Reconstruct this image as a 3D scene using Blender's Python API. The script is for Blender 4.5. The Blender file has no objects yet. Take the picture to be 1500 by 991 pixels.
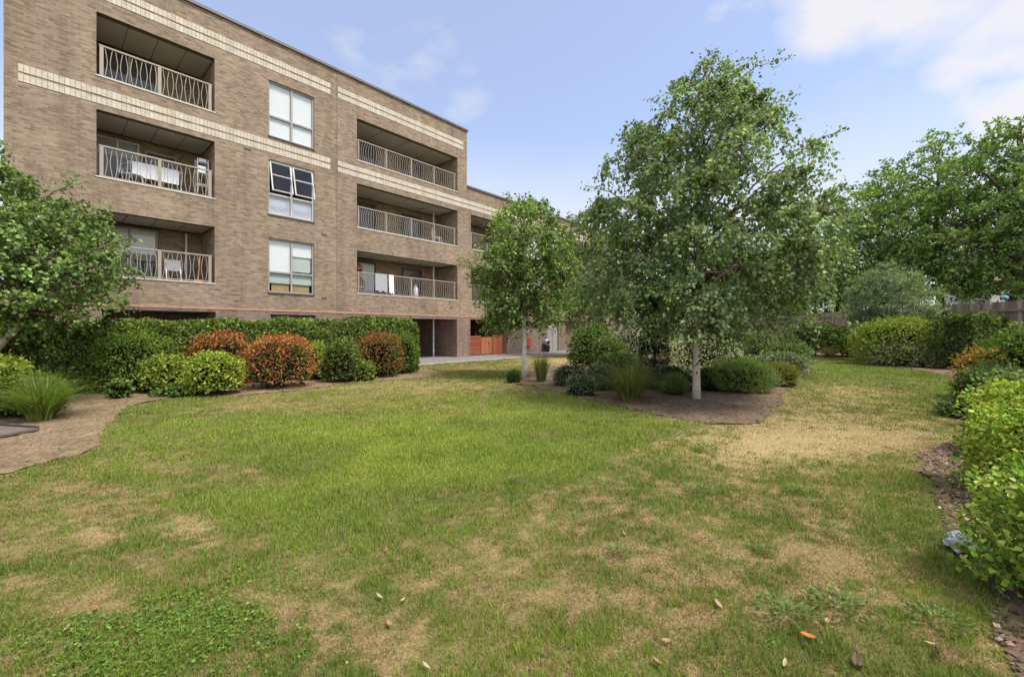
import bpy, bmesh, math, random
import numpy as np
from mathutils import Vector, Matrix

random.seed(8)
SC = bpy.context.scene
COL = SC.collection
R = math.radians
F = 625.0
CAMH = 1.5
HY = 484.0

def G(px, py):
    Y = CAMH * F / (py - HY)
    return ((px - 750.0) / F * Y, Y)

def W(px, py, Y):
    return np.array([(px - 750.0) / F * Y, Y, CAMH + (HY - py) / F * Y])

# ------------------------------------------------------------------ tagging
def tag(o, label=None, cat=None, group=None, kind=None):
    if label: o['label'] = label
    if cat: o['category'] = cat
    if group: o['group'] = group
    if kind: o['kind'] = kind
    return o

def thing(name, label, cat, loc=(0, 0, 0), rz=0.0, group=None):
    o = bpy.data.objects.new(name, None)
    o.empty_display_size = 0.2
    COL.objects.link(o)
    o.location = loc
    o.rotation_euler = (0, 0, rz)
    return tag(o, label, cat, group)

def link(name, me, mat, parent=None):
    o = bpy.data.objects.new(name, me)
    COL.objects.link(o)
    mats = mat if isinstance(mat, (list, tuple)) else [mat]
    for m in mats:
        me.materials.append(m)
    if parent is not None:
        o.parent = parent
    return o

# ------------------------------------------------------------------ materials
MATS = {}
def newmat(name):
    m = bpy.data.materials.new(name)
    m.use_nodes = True
    nt = m.node_tree
    nt.nodes.clear()
    out = nt.nodes.new('ShaderNodeOutputMaterial')
    bs = nt.nodes.new('ShaderNodeBsdfPrincipled')
    nt.links.new(bs.outputs[0], out.inputs[0])
    return m, nt, bs, out

def N(nt, typ, **kw):
    n = nt.nodes.new(typ)
    for k, v in kw.items():
        if k in ('op',): n.operation = v
        elif hasattr(n, k): setattr(n, k, v)
        else: n.inputs[k].default_value = v
    return n

def rgba(c): return (c[0], c[1], c[2], 1.0)

def noise(nt, vec, scale, detail=4, rough=0.55):
    n = N(nt, 'ShaderNodeTexNoise')
    n.inputs['Scale'].default_value = scale
    n.inputs['Detail'].default_value = detail
    n.inputs['Roughness'].default_value = rough
    if vec is not None: nt.links.new(vec, n.inputs['Vector'])
    return n

def ramp(nt, fac, stops):
    r = nt.nodes.new('ShaderNodeValToRGB')
    el = r.color_ramp.elements
    while len(el) < len(stops): el.new(0.5)
    for e, (p, c) in zip(el, stops):
        e.position = p
        e.color = rgba(c) if len(c) == 3 else c
    nt.links.new(fac, r.inputs[0])
    return r

def mixc(nt, a, b, fac, mode='MIX'):
    m = nt.nodes.new('ShaderNodeMix')
    m.data_type = 'RGBA'
    m.blend_type = mode
    for sock, v in ((m.inputs[6], a), (m.inputs[7], b), (m.inputs[0], fac)):
        if isinstance(v, (int, float)): sock.default_value = v
        elif isinstance(v, tuple): sock.default_value = rgba(v)
        else: nt.links.new(v, sock)
    return m.outputs[2]

def plain(name, c, rough=0.6, metal=0.0, var=0.12, scale=6.0, spec=0.4, bump=0.0):
    if name in MATS: return MATS[name]
    m, nt, bs, out = newmat(name)
    tc = N(nt, 'ShaderNodeTexCoord')
    n = noise(nt, tc.outputs['Object'], scale, 5)
    lo = tuple(x * (1 - var) for x in c); hi = tuple(min(1, x * (1 + var)) for x in c)
    r = ramp(nt, n.outputs[0], [(0.3, lo), (0.7, hi)])
    nt.links.new(r.outputs[0], bs.inputs['Base Color'])
    bs.inputs['Roughness'].default_value = rough
    bs.inputs['Metallic'].default_value = metal
    bs.inputs['Specular IOR Level'].default_value = spec
    if bump:
        b = N(nt, 'ShaderNodeBump'); b.inputs['Strength'].default_value = bump; b.inputs['Distance'].default_value = 0.01
        n2 = noise(nt, tc.outputs['Object'], scale * 8, 4)
        nt.links.new(n2.outputs[0], b.inputs['Height']); nt.links.new(b.outputs[0], bs.inputs['Normal'])
    MATS[name] = m
    return m

def leafmat(name, transl=0.3, rough=0.5, spec=0.35):
    if name in MATS: return MATS[name]
    m, nt, bs, out = newmat(name)
    at = N(nt, 'ShaderNodeAttribute'); at.attribute_name = 'Col'
    nt.links.new(at.outputs['Color'], bs.inputs['Base Color'])
    bs.inputs['Roughness'].default_value = rough
    bs.inputs['Specular IOR Level'].default_value = spec
    tr = N(nt, 'ShaderNodeBsdfTranslucent')
    g = mixc(nt, at.outputs['Color'], (1.0, 1.0, 0.45), 1.0, 'MULTIPLY')
    nt.links.new(g, tr.inputs[0])
    mx = N(nt, 'ShaderNodeMixShader'); mx.inputs[0].default_value = transl
    nt.links.new(bs.outputs[0], mx.inputs[1]); nt.links.new(tr.outputs[0], mx.inputs[2])
    nt.links.new(mx.outputs[0], out.inputs[0])
    MATS[name] = m
    return m

def brickmat(name, c1, c2, mortar, bw=0.225, rh=0.075, ms=0.009, off=0.5, bias=0.0, streak=0.18, bump=0.5):
    m, nt, bs, out = newmat(name)
    uv = N(nt, 'ShaderNodeUVMap')
    # slight waviness so that courses are not ruler straight
    br = N(nt, 'ShaderNodeTexBrick')
    br.offset = off
    br.inputs['Color1'].default_value = rgba(c1)
    br.inputs['Color2'].default_value = rgba(c2)
    br.inputs['Mortar'].default_value = rgba(mortar)
    br.inputs['Scale'].default_value = 1.0
    br.inputs['Mortar Size'].default_value = ms
    br.inputs['Mortar Smooth'].default_value = 0.3
    br.inputs['Bias'].default_value = bias
    br.inputs['Brick Width'].default_value = bw
    br.inputs['Row Height'].default_value = rh
    nt.links.new(uv.outputs[0], br.inputs['Vector'])
    n1 = noise(nt, uv.outputs[0], 0.55, 5, 0.6)
    r1 = ramp(nt, n1.outputs[0], [(0.3, (1 - streak,) * 3), (0.7, (1 + streak * 0.6,) * 3)])
    c = mixc(nt, br.outputs['Color'], r1.outputs[0], 1.0, 'MULTIPLY')
    mp = N(nt, 'ShaderNodeMapping'); mp.inputs['Scale'].default_value = (5.0, 13.3, 1.0)
    nt.links.new(uv.outputs[0], mp.inputs[0])
    n2 = noise(nt, mp.outputs[0], 1.0, 2, 0.5)
    r2 = ramp(nt, n2.outputs[0], [(0.32, (0.55, 0.52, 0.5)), (0.46, (1.0, 1.0, 1.0)), (0.7, (1.12, 1.1, 1.06))])
    c = mixc(nt, c, r2.outputs[0], 0.6, 'MULTIPLY')
    mp3 = N(nt, 'ShaderNodeMapping'); mp3.inputs['Scale'].default_value = (2.2, 0.16, 1.0); nt.links.new(uv.outputs[0], mp3.inputs[0])
    n3 = noise(nt, mp3.outputs[0], 1.0, 5, 0.65)
    r3 = ramp(nt, n3.outputs[0], [(0.36, (0.80, 0.79, 0.78)), (0.52, (1.0, 1.0, 1.0)), (0.70, (1.05, 1.05, 1.05))])
    c = mixc(nt, c, r3.outputs[0], 0.8, 'MULTIPLY')
    nt.links.new(c, bs.inputs['Base Color'])
    bs.inputs['Roughness'].default_value = 0.85
    bs.inputs['Specular IOR Level'].default_value = 0.25
    b = N(nt, 'ShaderNodeBump'); b.inputs['Strength'].default_value = bump; b.inputs['Distance'].default_value = 0.008
    b.invert = True
    nt.links.new(br.outputs['Fac'], b.inputs['Height']); nt.links.new(b.outputs[0], bs.inputs['Normal'])
    return m

BRICK = brickmat('buff_brick', (0.36, 0.262, 0.172), (0.225, 0.155, 0.10), (0.30, 0.248, 0.182))
REDBRICK = brickmat('red_brown_brick', (0.28, 0.185, 0.14), (0.19, 0.12, 0.09), (0.28, 0.23, 0.19))
CREAM = brickmat('cream_soldier_brick', (0.62, 0.555, 0.435), (0.55, 0.48, 0.37), (0.33, 0.27, 0.21), bw=0.1125, rh=0.3, ms=0.008, off=0.0, streak=0.06, bump=0.3)
COURSE = plain('orange_brick_course', (0.42, 0.24, 0.16), 0.8, scale=9, var=0.2)
SOFFIT = plain('soffit_board', (0.50, 0.46, 0.40), 0.7, scale=1.5, var=0.05)
RAIL = plain('champagne_rail', (0.36, 0.30, 0.225), 0.45, 0.2, var=0.06)
FRAME = plain('window_frame_grey', (0.36, 0.33, 0.29), 0.45, var=0.06)
FRAME2 = plain('window_frame_pale', (0.55, 0.53, 0.48), 0.45, var=0.05)
COPING = plain('coping_metal', (0.16, 0.14, 0.14), 0.5, 0.3, var=0.1)
LINTEL = plain('lintel_dark', (0.10, 0.08, 0.065), 0.8, var=0.15)
SLAB = plain('balcony_floor', (0.30, 0.28, 0.25), 0.8, var=0.1)
BLIND = plain('white_blind', (0.80, 0.81, 0.80), 0.8, var=0.02)
DARKROOM = plain('room_shade', (0.10, 0.095, 0.09), 0.9, var=0.1)  # shade of the unlit rooms, put into the colour
WHITE = plain('white_paint', (0.75, 0.75, 0.73), 0.5, var=0.04)
CLOTHW = plain('white_cloth', (0.78, 0.78, 0.80), 0.9, var=0.05, bump=0.3)
CLOTHG = plain('grey_cloth', (0.36, 0.37, 0.37), 0.9, var=0.1, bump=0.3)
BLACKM = plain('black_metal', (0.02, 0.02, 0.022), 0.45, 0.3)
GREYM = plain('grey_metal', (0.38, 0.38, 0.38), 0.45, 0.3)
DOORG = plain('grey_green_door', (0.33, 0.32, 0.28), 0.6, var=0.08)
DOORD = plain('dark_green_door', (0.05, 0.06, 0.045), 0.6, var=0.08)
REDP = plain('red_paint', (0.42, 0.06, 0.035), 0.5)
ORANGEP = plain('orange_plastic', (0.75, 0.25, 0.04), 0.5)
BLUEP = plain('blue_glaze', (0.12, 0.32, 0.45), 0.25)
CONC = plain('pale_concrete', (0.42, 0.40, 0.36), 0.9, var=0.18, scale=4, bump=0.4)
SLABM = plain('dark_slab_concrete', (0.12, 0.095, 0.075), 0.9, var=0.25, scale=5, bump=0.5)
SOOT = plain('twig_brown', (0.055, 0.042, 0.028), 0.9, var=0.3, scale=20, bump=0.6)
HOUSEW = plain('cream_render', (0.62, 0.58, 0.52), 0.9, var=0.06)
TILES = plain('roof_tiles', (0.22, 0.13, 0.10), 0.8, var=0.2, scale=14, bump=0.6)

def glassmat():
    m, nt, bs, out = newmat('window_glass')
    nt.nodes.remove(bs)
    tr = N(nt, 'ShaderNodeBsdfTransparent'); tr.inputs[0].default_value = (0.93, 0.94, 0.93, 1)
    gl = N(nt, 'ShaderNodeBsdfGlossy'); gl.inputs['Roughness'].default_value = 0.02
    lw = N(nt, 'ShaderNodeLayerWeight'); pw = N(nt, 'ShaderNodeMath', op='POWER'); nt.links.new(lw.outputs['Facing'], pw.inputs[0]); pw.inputs[1].default_value = 4.0
    fr = N(nt, 'ShaderNodeMapRange'); nt.links.new(pw.outputs[0], fr.inputs[0]); fr.inputs[3].default_value = 0.05; fr.inputs[4].default_value = 0.8
    mx = N(nt, 'ShaderNodeMixShader')
    nt.links.new(fr.outputs[0], mx.inputs[0]); nt.links.new(tr.outputs[0], mx.inputs[1]); nt.links.new(gl.outputs[0], mx.inputs[2])
    nt.links.new(mx.outputs[0], out.inputs[0])
    return m
GLASS = glassmat()

def barkmat(name, base, dark, sc=(9, 9, 45), lo=0.36, hi=0.47, bump=0.4):
    m, nt, bs, out = newmat(name)
    tc = N(nt, 'ShaderNodeTexCoord')
    mp = N(nt, 'ShaderNodeMapping'); mp.inputs['Scale'].default_value = sc
    nt.links.new(tc.outputs['Object'], mp.inputs[0])
    n = noise(nt, mp.outputs[0], 1.0, 4, 0.6)
    r = ramp(nt, n.outputs[0], [(lo, dark), (hi, base)])
    n2 = noise(nt, tc.outputs['Object'], 3.0, 4)
    r2 = ramp(nt, n2.outputs[0], [(0.3, (0.72, 0.70, 0.66)), (0.7, (1.1, 1.08, 1.05))])
    c = mixc(nt, r.outputs[0], r2.outputs[0], 1.0, 'MULTIPLY')
    nt.links.new(c, bs.inputs['Base Color'])
    bs.inputs['Roughness'].default_value = 0.8
    b = N(nt, 'ShaderNodeBump'); b.inputs['Strength'].default_value = bump; b.inputs['Distance'].default_value = 0.01
    nt.links.new(n.outputs[0], b.inputs['Height']); nt.links.new(b.outputs[0], bs.inputs['Normal'])
    return m
BIRCH = barkmat('birch_bark', (0.54, 0.48, 0.39), (0.20, 0.16, 0.12), lo=0.30, hi=0.44)
BIRCHW = barkmat('white_birch_bark', (0.72, 0.67, 0.58), (0.30, 0.25, 0.20), lo=0.28, hi=0.40)
TWIG = plain('birch_twig', (0.13, 0.09, 0.06), 0.8, var=0.2)
BARK = barkmat('brown_bark', (0.12, 0.09, 0.065), (0.05, 0.037, 0.028), sc=(14, 14, 3), lo=0.4, hi=0.6, bump=0.8)

def woodmat(name, c, sc, var=0.35, rough=0.8):
    m, nt, bs, out = newmat(name)
    tc = N(nt, 'ShaderNodeTexCoord')
    at = N(nt, 'ShaderNodeAttribute'); at.attribute_name = 'Col'
    mp = N(nt, 'ShaderNodeMapping'); mp.inputs['Scale'].default_value = sc
    nt.links.new(tc.outputs['Object'], mp.inputs[0])
    n = noise(nt, mp.outputs[0], 1.0, 5, 0.65)
    r = ramp(nt, n.outputs[0], [(0.25, tuple(x * (1 - var) for x in c)), (0.75, tuple(x * (1 + var) for x in c))])
    cc = mixc(nt, r.outputs[0], at.outputs['Color'], 1.0, 'MULTIPLY')
    nt.links.new(cc, bs.inputs['Base Color'])
    bs.inputs['Roughness'].default_value = rough
    b = N(nt, 'ShaderNodeBump'); b.inputs['Strength'].default_value = 0.4; b.inputs['Distance'].default_value = 0.005
    nt.links.new(n.outputs[0], b.inputs['Height']); nt.links.new(b.outputs[0], bs.inputs['Normal'])
    return m
FENCEW = woodmat('weathered_fence_wood', (0.28, 0.22, 0.165), (12, 12, 1.6))
GATEW = woodmat('stained_red_timber', (0.33, 0.10, 0.04), (10, 10, 2.0), 0.2, 0.6)

# ------------------------------------------------------------------ mesh builder
class MB:
    def __init__(s):
        s.v = []; s.f = []; s.uv = []; s.mi = []; s.c = []
    def quad(s, pts, uv=None, mi=0, c=(1, 1, 1)):
        k = len(s.v)
        s.v += [tuple(p) for p in pts]
        s.f.append(tuple(range(k, k + len(pts))))
        s.uv.append(uv); s.mi.append(mi)
        s.c += [c] * len(pts)
    def box(s, a, b, mi=0, c=(1, 1, 1)):
        x0, y0, z0 = a; x1, y1, z1 = b
        P = [(x0, y0, z0), (x1, y0, z0), (x1, y1, z0), (x0, y1, z0), (x0, y0, z1), (x1, y0, z1), (x1, y1, z1), (x0, y1, z1)]
        for q in ((0, 1, 5, 4), (1, 2, 6, 5), (2, 3, 7, 6), (3, 0, 4, 7), (4, 5, 6, 7), (3, 2, 1, 0)):
            s.quad([P[i] for i in q], None, mi, c)
    def bar(s, p, q, w, h=None, mi=0, c=(1, 1, 1)):
        """rectangular bar from p to q, w wide and h deep"""
        h = h or w
        p = Vector(p); q = Vector(q); d = (q - p).normalized()
        up = Vector((0, 0, 1)) if abs(d.z) < 0.9 else Vector((0, 1, 0))
        a = d.cross(up).normalized() * (w / 2); b = a.cross(d).normalized() * (h / 2)
        P = [p - a - b, p + a - b, p + a + b, p - a + b, q - a - b, q + a - b, q + a + b, q - a + b]
        for f in ((3, 2, 1, 0), (4, 5, 6, 7), (0, 1, 5, 4), (1, 2, 6, 5), (2, 3, 7, 6), (3, 0, 4, 7)):
            s.quad([P[i] for i in f], None, mi, c)
    def tube(s, pts, rad, n=6, mi=0, cap=True):
        pts = [Vector(p) for p in pts]
        rings = []
        prev = None
        for i, p in enumerate(pts):
            d = (pts[min(i + 1, len(pts) - 1)] - pts[max(i - 1, 0)]).normalized()
            if prev is None:
                prev = d.orthogonal().normalized()
            prev = (prev - d * prev.dot(d)).normalized()
            b = d.cross(prev)
            r = rad[i] if isinstance(rad, (list, tuple, np.ndarray)) else rad
            rings.append([p + (prev * math.cos(2 * math.pi * k / n) + b * math.sin(2 * math.pi * k / n)) * r for k in range(n)])
        k0 = len(s.v)
        for rg in rings:
            s.v += [tuple(p) for p in rg]; s.c += [(1, 1, 1)] * n
        for i in range(len(rings) - 1):
            for k in range(n):
                a = k0 + i * n + k; b2 = k0 + i * n + (k + 1) % n
                s.f.append((a, b2, b2 + n, a + n)); s.uv.append(None); s.mi.append(mi)
        if cap:
            s.f.append(tuple(k0 + (len(rings) - 1) * n + k for k in range(n))); s.uv.append(None); s.mi.append(mi)
            s.f.append(tuple(k0 + k for k in reversed(range(n)))); s.uv.append(None); s.mi.append(mi)
    def build(s, name, mat, parent=None, smooth=False, bevel=0.0):
        me = bpy.data.meshes.new(name)
        me.from_pydata(s.v, [], s.f)
        uvl = me.uv_layers.new(name='UVMap')
        for p in me.polygons:
            uv = s.uv[p.index]
            p.material_index = s.mi[p.index]
            p.use_smooth = smooth
            if uv is None:
                n = p.normal
                ax = max(range(3), key=lambda i: abs(n[i]))
                for li in p.loop_indices:
                    co = me.vertices[me.loops[li].vertex_index].co
                    uvl.data[li].uv = (co.y, co.z) if ax == 0 else ((co.x, co.z) if ax == 1 else (co.x, co.y))
            else:
                for li, t in zip(p.loop_indices, uv): uvl.data[li].uv = t
        ca = me.attributes.new('Col', 'FLOAT_COLOR', 'POINT')
        ca.data.foreach_set('color', np.array([(c[0], c[1], c[2], 1.0) for c in s.c], dtype=np.float32).ravel())
        o = link(name, me, mat, parent)
        if bevel:
            b = o.modifiers.new('bevel', 'BEVEL'); b.width = bevel; b.segments = 2; b.limit_method = 'ANGLE'
        return o

def npmesh(name, verts, faces, cols, mat, parent=None, smooth=False):
    """verts (n,3); faces (m,k) all same k; cols (n,3)"""
    me = bpy.data.meshes.new(name)
    verts = np.ascontiguousarray(verts, dtype=np.float32)
    faces = np.ascontiguousarray(faces, dtype=np.int32)
    me.vertices.add(len(verts)); me.vertices.foreach_set('co', verts.ravel())
    m, k = faces.shape
    me.loops.add(m * k); me.loops.foreach_set('vertex_index', faces.ravel())
    me.polygons.add(m); me.polygons.foreach_set('loop_start', np.arange(0, m * k, k, dtype=np.int32))
    if smooth: me.polygons.foreach_set('use_smooth', np.ones(m, dtype=bool))
    me.update(calc_edges=True)
    if cols is not None:
        ca = me.attributes.new('Col', 'FLOAT_COLOR', 'POINT')
        c4 = np.ones((len(verts), 4), dtype=np.float32); c4[:, :3] = cols
        ca.data.foreach_set('color', c4.ravel())
    return link(name, me, mat, parent)

def nrm(a):
    return a / np.maximum(np.linalg.norm(a, axis=-1, keepdims=True), 1e-9)

# leaf templates: x = across, y = along, z = normal
T_OVAL = (np.array([(0, 0, 0), (-.40, .33, .10), (-.30, .70, .09), (0, 1, -.06), (.30, .70, .09), (.40, .33, .10)], dtype=np.float32),
          np.array([(0, 3, 2, 1), (0, 5, 4, 3)]))
T_DIAM = (np.array([(0, 0, 0), (-.42, .45, .08), (0, 1, -.05), (.42, .45, .08)], dtype=np.float32),
          np.array([(0, 1, 2), (0, 2, 3)]))
T_LANCE = (np.array([(0, 0, 0), (-.20, .4, .05), (0, 1, -.08), (.20, .4, .05)], dtype=np.float32),
           np.array([(0, 1, 2), (0, 2, 3)]))
T_BIG = (np.array([(0, 0, 0), (-.26, .16, .10), (-.41, .42, .17), (-.27, .76, .12), (0, 1, -.12), (.27, .76, .12), (.41, .42, .17), (.26, .16, .10), (0, .5, 0.0)], dtype=np.float32),
         np.array([(0, 8, 2, 1), (8, 4, 3, 2), (0, 7, 6, 8), (8, 6, 5, 4)]))
T_NEEDLE = (np.array([(-.05, 0, 0), (.05, 0, 0), (0, 1, 0)], dtype=np.float32), np.array([(0, 1, 2)]))

def leaves(name, pos, tip, nor, size, col, tmpl, mat, parent=None):
    tv, tf = tmpl
    t = nrm(tip); n = nrm(nor - (nor * t).sum(1, keepdims=True) * t); s = np.cross(t, n)
    n_ = len(pos); k = len(tv)
    sz = np.asarray(size).reshape(-1, 1, 1) if np.ndim(size) else size
    V = (s[:, None, :] * tv[None, :, 0:1] + t[:, None, :] * tv[None, :, 1:2] + n[:, None, :] * tv[None, :, 2:3]) * sz + pos[:, None, :]
    Fc = (tf[None, :, :] + (np.arange(n_) * k)[:, None, None]).reshape(-1, tf.shape[1])
    C = np.repeat(col, k, axis=0)
    return npmesh(name, V.reshape(-1, 3), Fc, C, mat, parent)

def palette(rng, n, cols, wts, jit=0.22):
    cols = np.array(cols, dtype=np.float64); w = np.array(wts, float); w /= w.sum()
    i = rng.choice(len(cols), n, p=w)
    c = cols[i] * np.exp(rng.normal(0, jit, (n, 1))) * np.exp(rng.normal(0, jit * 0.35, (n, 3)))
    return np.clip(c, 0.003, 0.9)

# ------------------------------------------------------------------ numpy noise
def hash2(ix, iy, seed):
    h = (ix.astype(np.int64) * 374761393 + iy.astype(np.int64) * 668265263 + seed * 1442695041) & 0x7fffffff
    h = ((h ^ (h >> 13)) * 1274126177) & 0x7fffffff
    return ((h ^ (h >> 16)) & 0xffff) / 65535.0
def vnoise(x, y, seed=0):
    ix = np.floor(x); iy = np.floor(y); fx = x - ix; fy = y - iy
    fx = fx * fx * (3 - 2 * fx); fy = fy * fy * (3 - 2 * fy)
    a = hash2(ix, iy, seed); b = hash2(ix + 1, iy, seed); c = hash2(ix, iy + 1, seed); d = hash2(ix + 1, iy + 1, seed)
    return (a * (1 - fx) + b * fx) * (1 - fy) + (c * (1 - fx) + d * fx) * fy
def fbm(x, y, seed=0, o=4):
    s = 0; a = 0.5; t = 0
    for i in range(o):
        s = s + a * vnoise(x * 2 ** i + 17.3 * i, y * 2 ** i - 9.1 * i, seed + i); t += a; a *= 0.55
    return s / t
def dnoise(d, f, seed):
    """noise on directions, -1..1"""
    return (fbm(d[:, 0] * f + d[:, 2] * f * 0.7 + 50, d[:, 1] * f - d[:, 2] * f * 0.6 + 50, seed, 3) - 0.5) * 2

def inpoly(x, y, poly):
    inside = np.zeros(x.shape, bool)
    n = len(poly); j = n - 1
    for i in range(n):
        xi, yi = poly[i]; xj, yj = poly[j]
        if yi != yj:
            c = ((yi > y) != (yj > y)) & (x < (xj - xi) * (y - yi) / (yj - yi) + xi)
            inside ^= c
        j = i
    return inside

# ------------------------------------------------------------------ camera, world, sun
cam = bpy.data.cameras.new('camera')
cam.lens = F / 1500 * 36; cam.sensor_width = 36
cam.shift_y = -(495.5 - HY) / 1500.0
cam.clip_end = 2000; cam.clip_start = 0.05
co = bpy.data.objects.new('camera', cam); COL.objects.link(co)
co.location = (0, 0, CAMH); co.rotation_euler = (R(90), 0, 0)
SC.camera = co

SUN = Vector((0.40, -0.24, 0.87)).normalized()
sl = bpy.data.lights.new('sun', 'SUN'); sl.energy = 2.5; sl.angle = R(13); sl.color = (1.0, 0.95, 0.88)
so = bpy.data.objects.new('sun', sl); COL.objects.link(so)
so.rotation_euler = SUN.to_track_quat('Z', 'Y').to_euler()
so.location = (0, 0, 30)

w = bpy.data.worlds.new('World'); SC.world = w; w.use_nodes = True
nt = w.node_tree; nt.nodes.clear()
out = N(nt, 'ShaderNodeOutputWorld')
sky = N(nt, 'ShaderNodeTexSky'); sky.sky_type = 'NISHITA'; sky.sun_disc = False
sky.sun_elevation = math.asin(SUN.z); sky.sun_rotation = math.atan2(SUN.x, SUN.y)
sky.air_density = 1.0; sky.dust_density = 0.7; sky.ozone_density = 4.0; sky.altitude = 50
bg = N(nt, 'ShaderNodeBackground'); bg.inputs[1].default_value = 0.14
skc = mixc(nt, sky.outputs[0], (1.0, 1.0, 1.05), 1.0, 'MULTIPLY')
nt.links.new(skc, bg.inputs[0])
bg2 = N(nt, 'ShaderNodeBackground'); bg2.inputs[0].default_value = (1.0, 0.975, 0.985, 1); bg2.inputs[1].default_value = 0.50
tc = N(nt, 'ShaderNodeTexCoord')
vn = N(nt, 'ShaderNodeVectorMath', op='NORMALIZE'); nt.links.new(tc.outputs['Generated'], vn.inputs[0])
mpw = N(nt, 'ShaderNodeMapping'); mpw.inputs['Scale'].default_value = (1, 1, 1.9); nt.links.new(vn.outputs[0], mpw.inputs[0])
nz = noise(nt, mpw.outputs[0], 5.0, 7, 0.52)
nz2 = noise(nt, mpw.outputs[0], 1.6, 4, 0.5)
acc = None
for (px, py, rad, wt) in ((1090, -30, 0.11, 0.8), (1230, -35, 0.13, 1.0), (1380, -40, 0.12, 1.0), (1240, 50, 0.20, 0.42), (1530, 90, 0.13, 1.2), (1470, 140, 0.11, 0.85), (575, 55, 0.17, 0.60),
                          (672, 128, 0.11, 0.42), (1600, 10, 0.16, 0.8), (200, -500, .4, .8), (1330, 215, 0.14, 0.45)):
    d = Vector(((px - 750) / F, 1, (HY - py) / F)).normalized()
    dp = N(nt, 'ShaderNodeVectorMath', op='DOT_PRODUCT'); nt.links.new(vn.outputs[0], dp.inputs[0]); dp.inputs[1].default_value = d
    mr = N(nt, 'ShaderNodeMapRange'); mr.inputs[1].default_value = math.cos(rad * 1.25); mr.inputs[2].default_value = math.cos(rad * 0.35)
    mr.inputs[3].default_value = 0; mr.inputs[4].default_value = wt; nt.links.new(dp.outputs['Value'], mr.inputs[0])
    if acc is None: acc = mr.outputs[0]
    else:
        mx = N(nt, 'ShaderNodeMath', op='MAXIMUM'); nt.links.new(acc, mx.inputs[0]); nt.links.new(mr.outputs[0], mx.inputs[1]); acc = mx.outputs[0]
def math2(a, b, op):
    m = N(nt, 'ShaderNodeMath', op=op)
    for i, v in enumerate((a, b)):
        if isinstance(v, (int, float)): m.inputs[i].default_value = v
        else: nt.links.new(v, m.inputs[i])
    return m.outputs[0]
nmod = math2(math2(nz.outputs[0], -0.22, 'ADD'), 2.3, 'MULTIPLY')
tot = math2(acc, nmod, 'MULTIPLY')
mr = N(nt, 'ShaderNodeMapRange'); mr.interpolation_type = 'SMOOTHSTEP'
mr.inputs[1].default_value = 0.08; mr.inputs[2].default_value = 0.85; mr.inputs[3].default_value = 0; mr.inputs[4].default_value = 0.92
nt.links.new(tot, mr.inputs[0])
# thin veil that thickens towards the horizon
sx = N(nt, 'ShaderNodeSeparateXYZ'); nt.links.new(vn.outputs[0], sx.inputs[0])
hz = N(nt, 'ShaderNodeMapRange'); hz.interpolation_type = 'SMOOTHSTEP'
hz.inputs[1].default_value = 0.62; hz.inputs[2].default_value = 0.05; hz.inputs[3].default_value = 0.0; hz.inputs[4].default_value = 0.92
nt.links.new(sx.outputs[2], hz.inputs[0])
veil0 = math2(hz.outputs[0], math2(math2(nz2.outputs[0], 0.9, 'MULTIPLY'), 0.5, 'ADD'), 'MULTIPLY')
veil = math2(veil0, 0.28, 'MAXIMUM')
# unseen bright cloud added overhead and behind the camera to lift the shadows
big = None
for d, c0, c1 in ((Vector((0, 0, 1)), math.cos(R(46)), math.cos(R(20))), (Vector((0.1, -1, 0.55)).normalized(), math.cos(R(75)), math.cos(R(45)))):
    dp = N(nt, 'ShaderNodeVectorMath', op='DOT_PRODUCT'); nt.links.new(vn.outputs[0], dp.inputs[0]); dp.inputs[1].default_value = d
    q = N(nt, 'ShaderNodeMapRange'); q.interpolation_type = 'SMOOTHSTEP'; q.inputs[1].default_value = c0; q.inputs[2].default_value = c1; nt.links.new(dp.outputs['Value'], q.inputs[0])
    big = q.outputs[0] if big is None else math2(big, math2(q.outputs[0], 0.55, 'MULTIPLY'), 'MAXIMUM')
big = math2(big, math2(math2(nz2.outputs[0], 1.2, 'MULTIPLY'), 0.3, 'ADD'), 'MULTIPLY')
stv = math2(math2(big, 0.9, 'MULTIPLY'), 0.50, 'ADD'); nt.links.new(stv, bg2.inputs[1])
msk0 = math2(mr.outputs[0], veil, 'MAXIMUM')
mskn = N(nt, 'ShaderNodeMath', op='MAXIMUM'); mskn.use_clamp = True; nt.links.new(msk0, mskn.inputs[0]); nt.links.new(big, mskn.inputs[1]); msk = mskn.outputs[0]
ms = N(nt, 'ShaderNodeMixShader'); nt.links.new(msk, ms.inputs[0]); nt.links.new(bg.outputs[0], ms.inputs[1]); nt.links.new(bg2.outputs[0], ms.inputs[2])
nt.links.new(ms.outputs[0], out.inputs[0])

SC.view_settings.view_transform = 'Standard'; SC.view_settings.look = 'None'
SC.view_settings.exposure = 0.9; SC.view_settings.gamma = 1.0
SC.view_settings.use_curve_mapping = False
SC.render.engine = 'CYCLES'
SC.cycles.max_bounces = 12; SC.cycles.diffuse_bounces = 8; SC.cycles.transmission_bounces = 10; SC.cycles.transparent_max_bounces = 12
SC.cycles.use_denoising = True
SC.cycles.caustics_reflective = False; SC.cycles.caustics_refractive = False

# ------------------------------------------------------------------ building frame of reference
DX, DY = 0.6673, 0.7448
P0 = (-13.48, 12.08)
ANG = math.atan2(DY, DX)
def B(u, v, z=0.0):
    return np.array([P0[0] + DX * u - DY * v, P0[1] + DY * u + DX * v, z])

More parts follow.
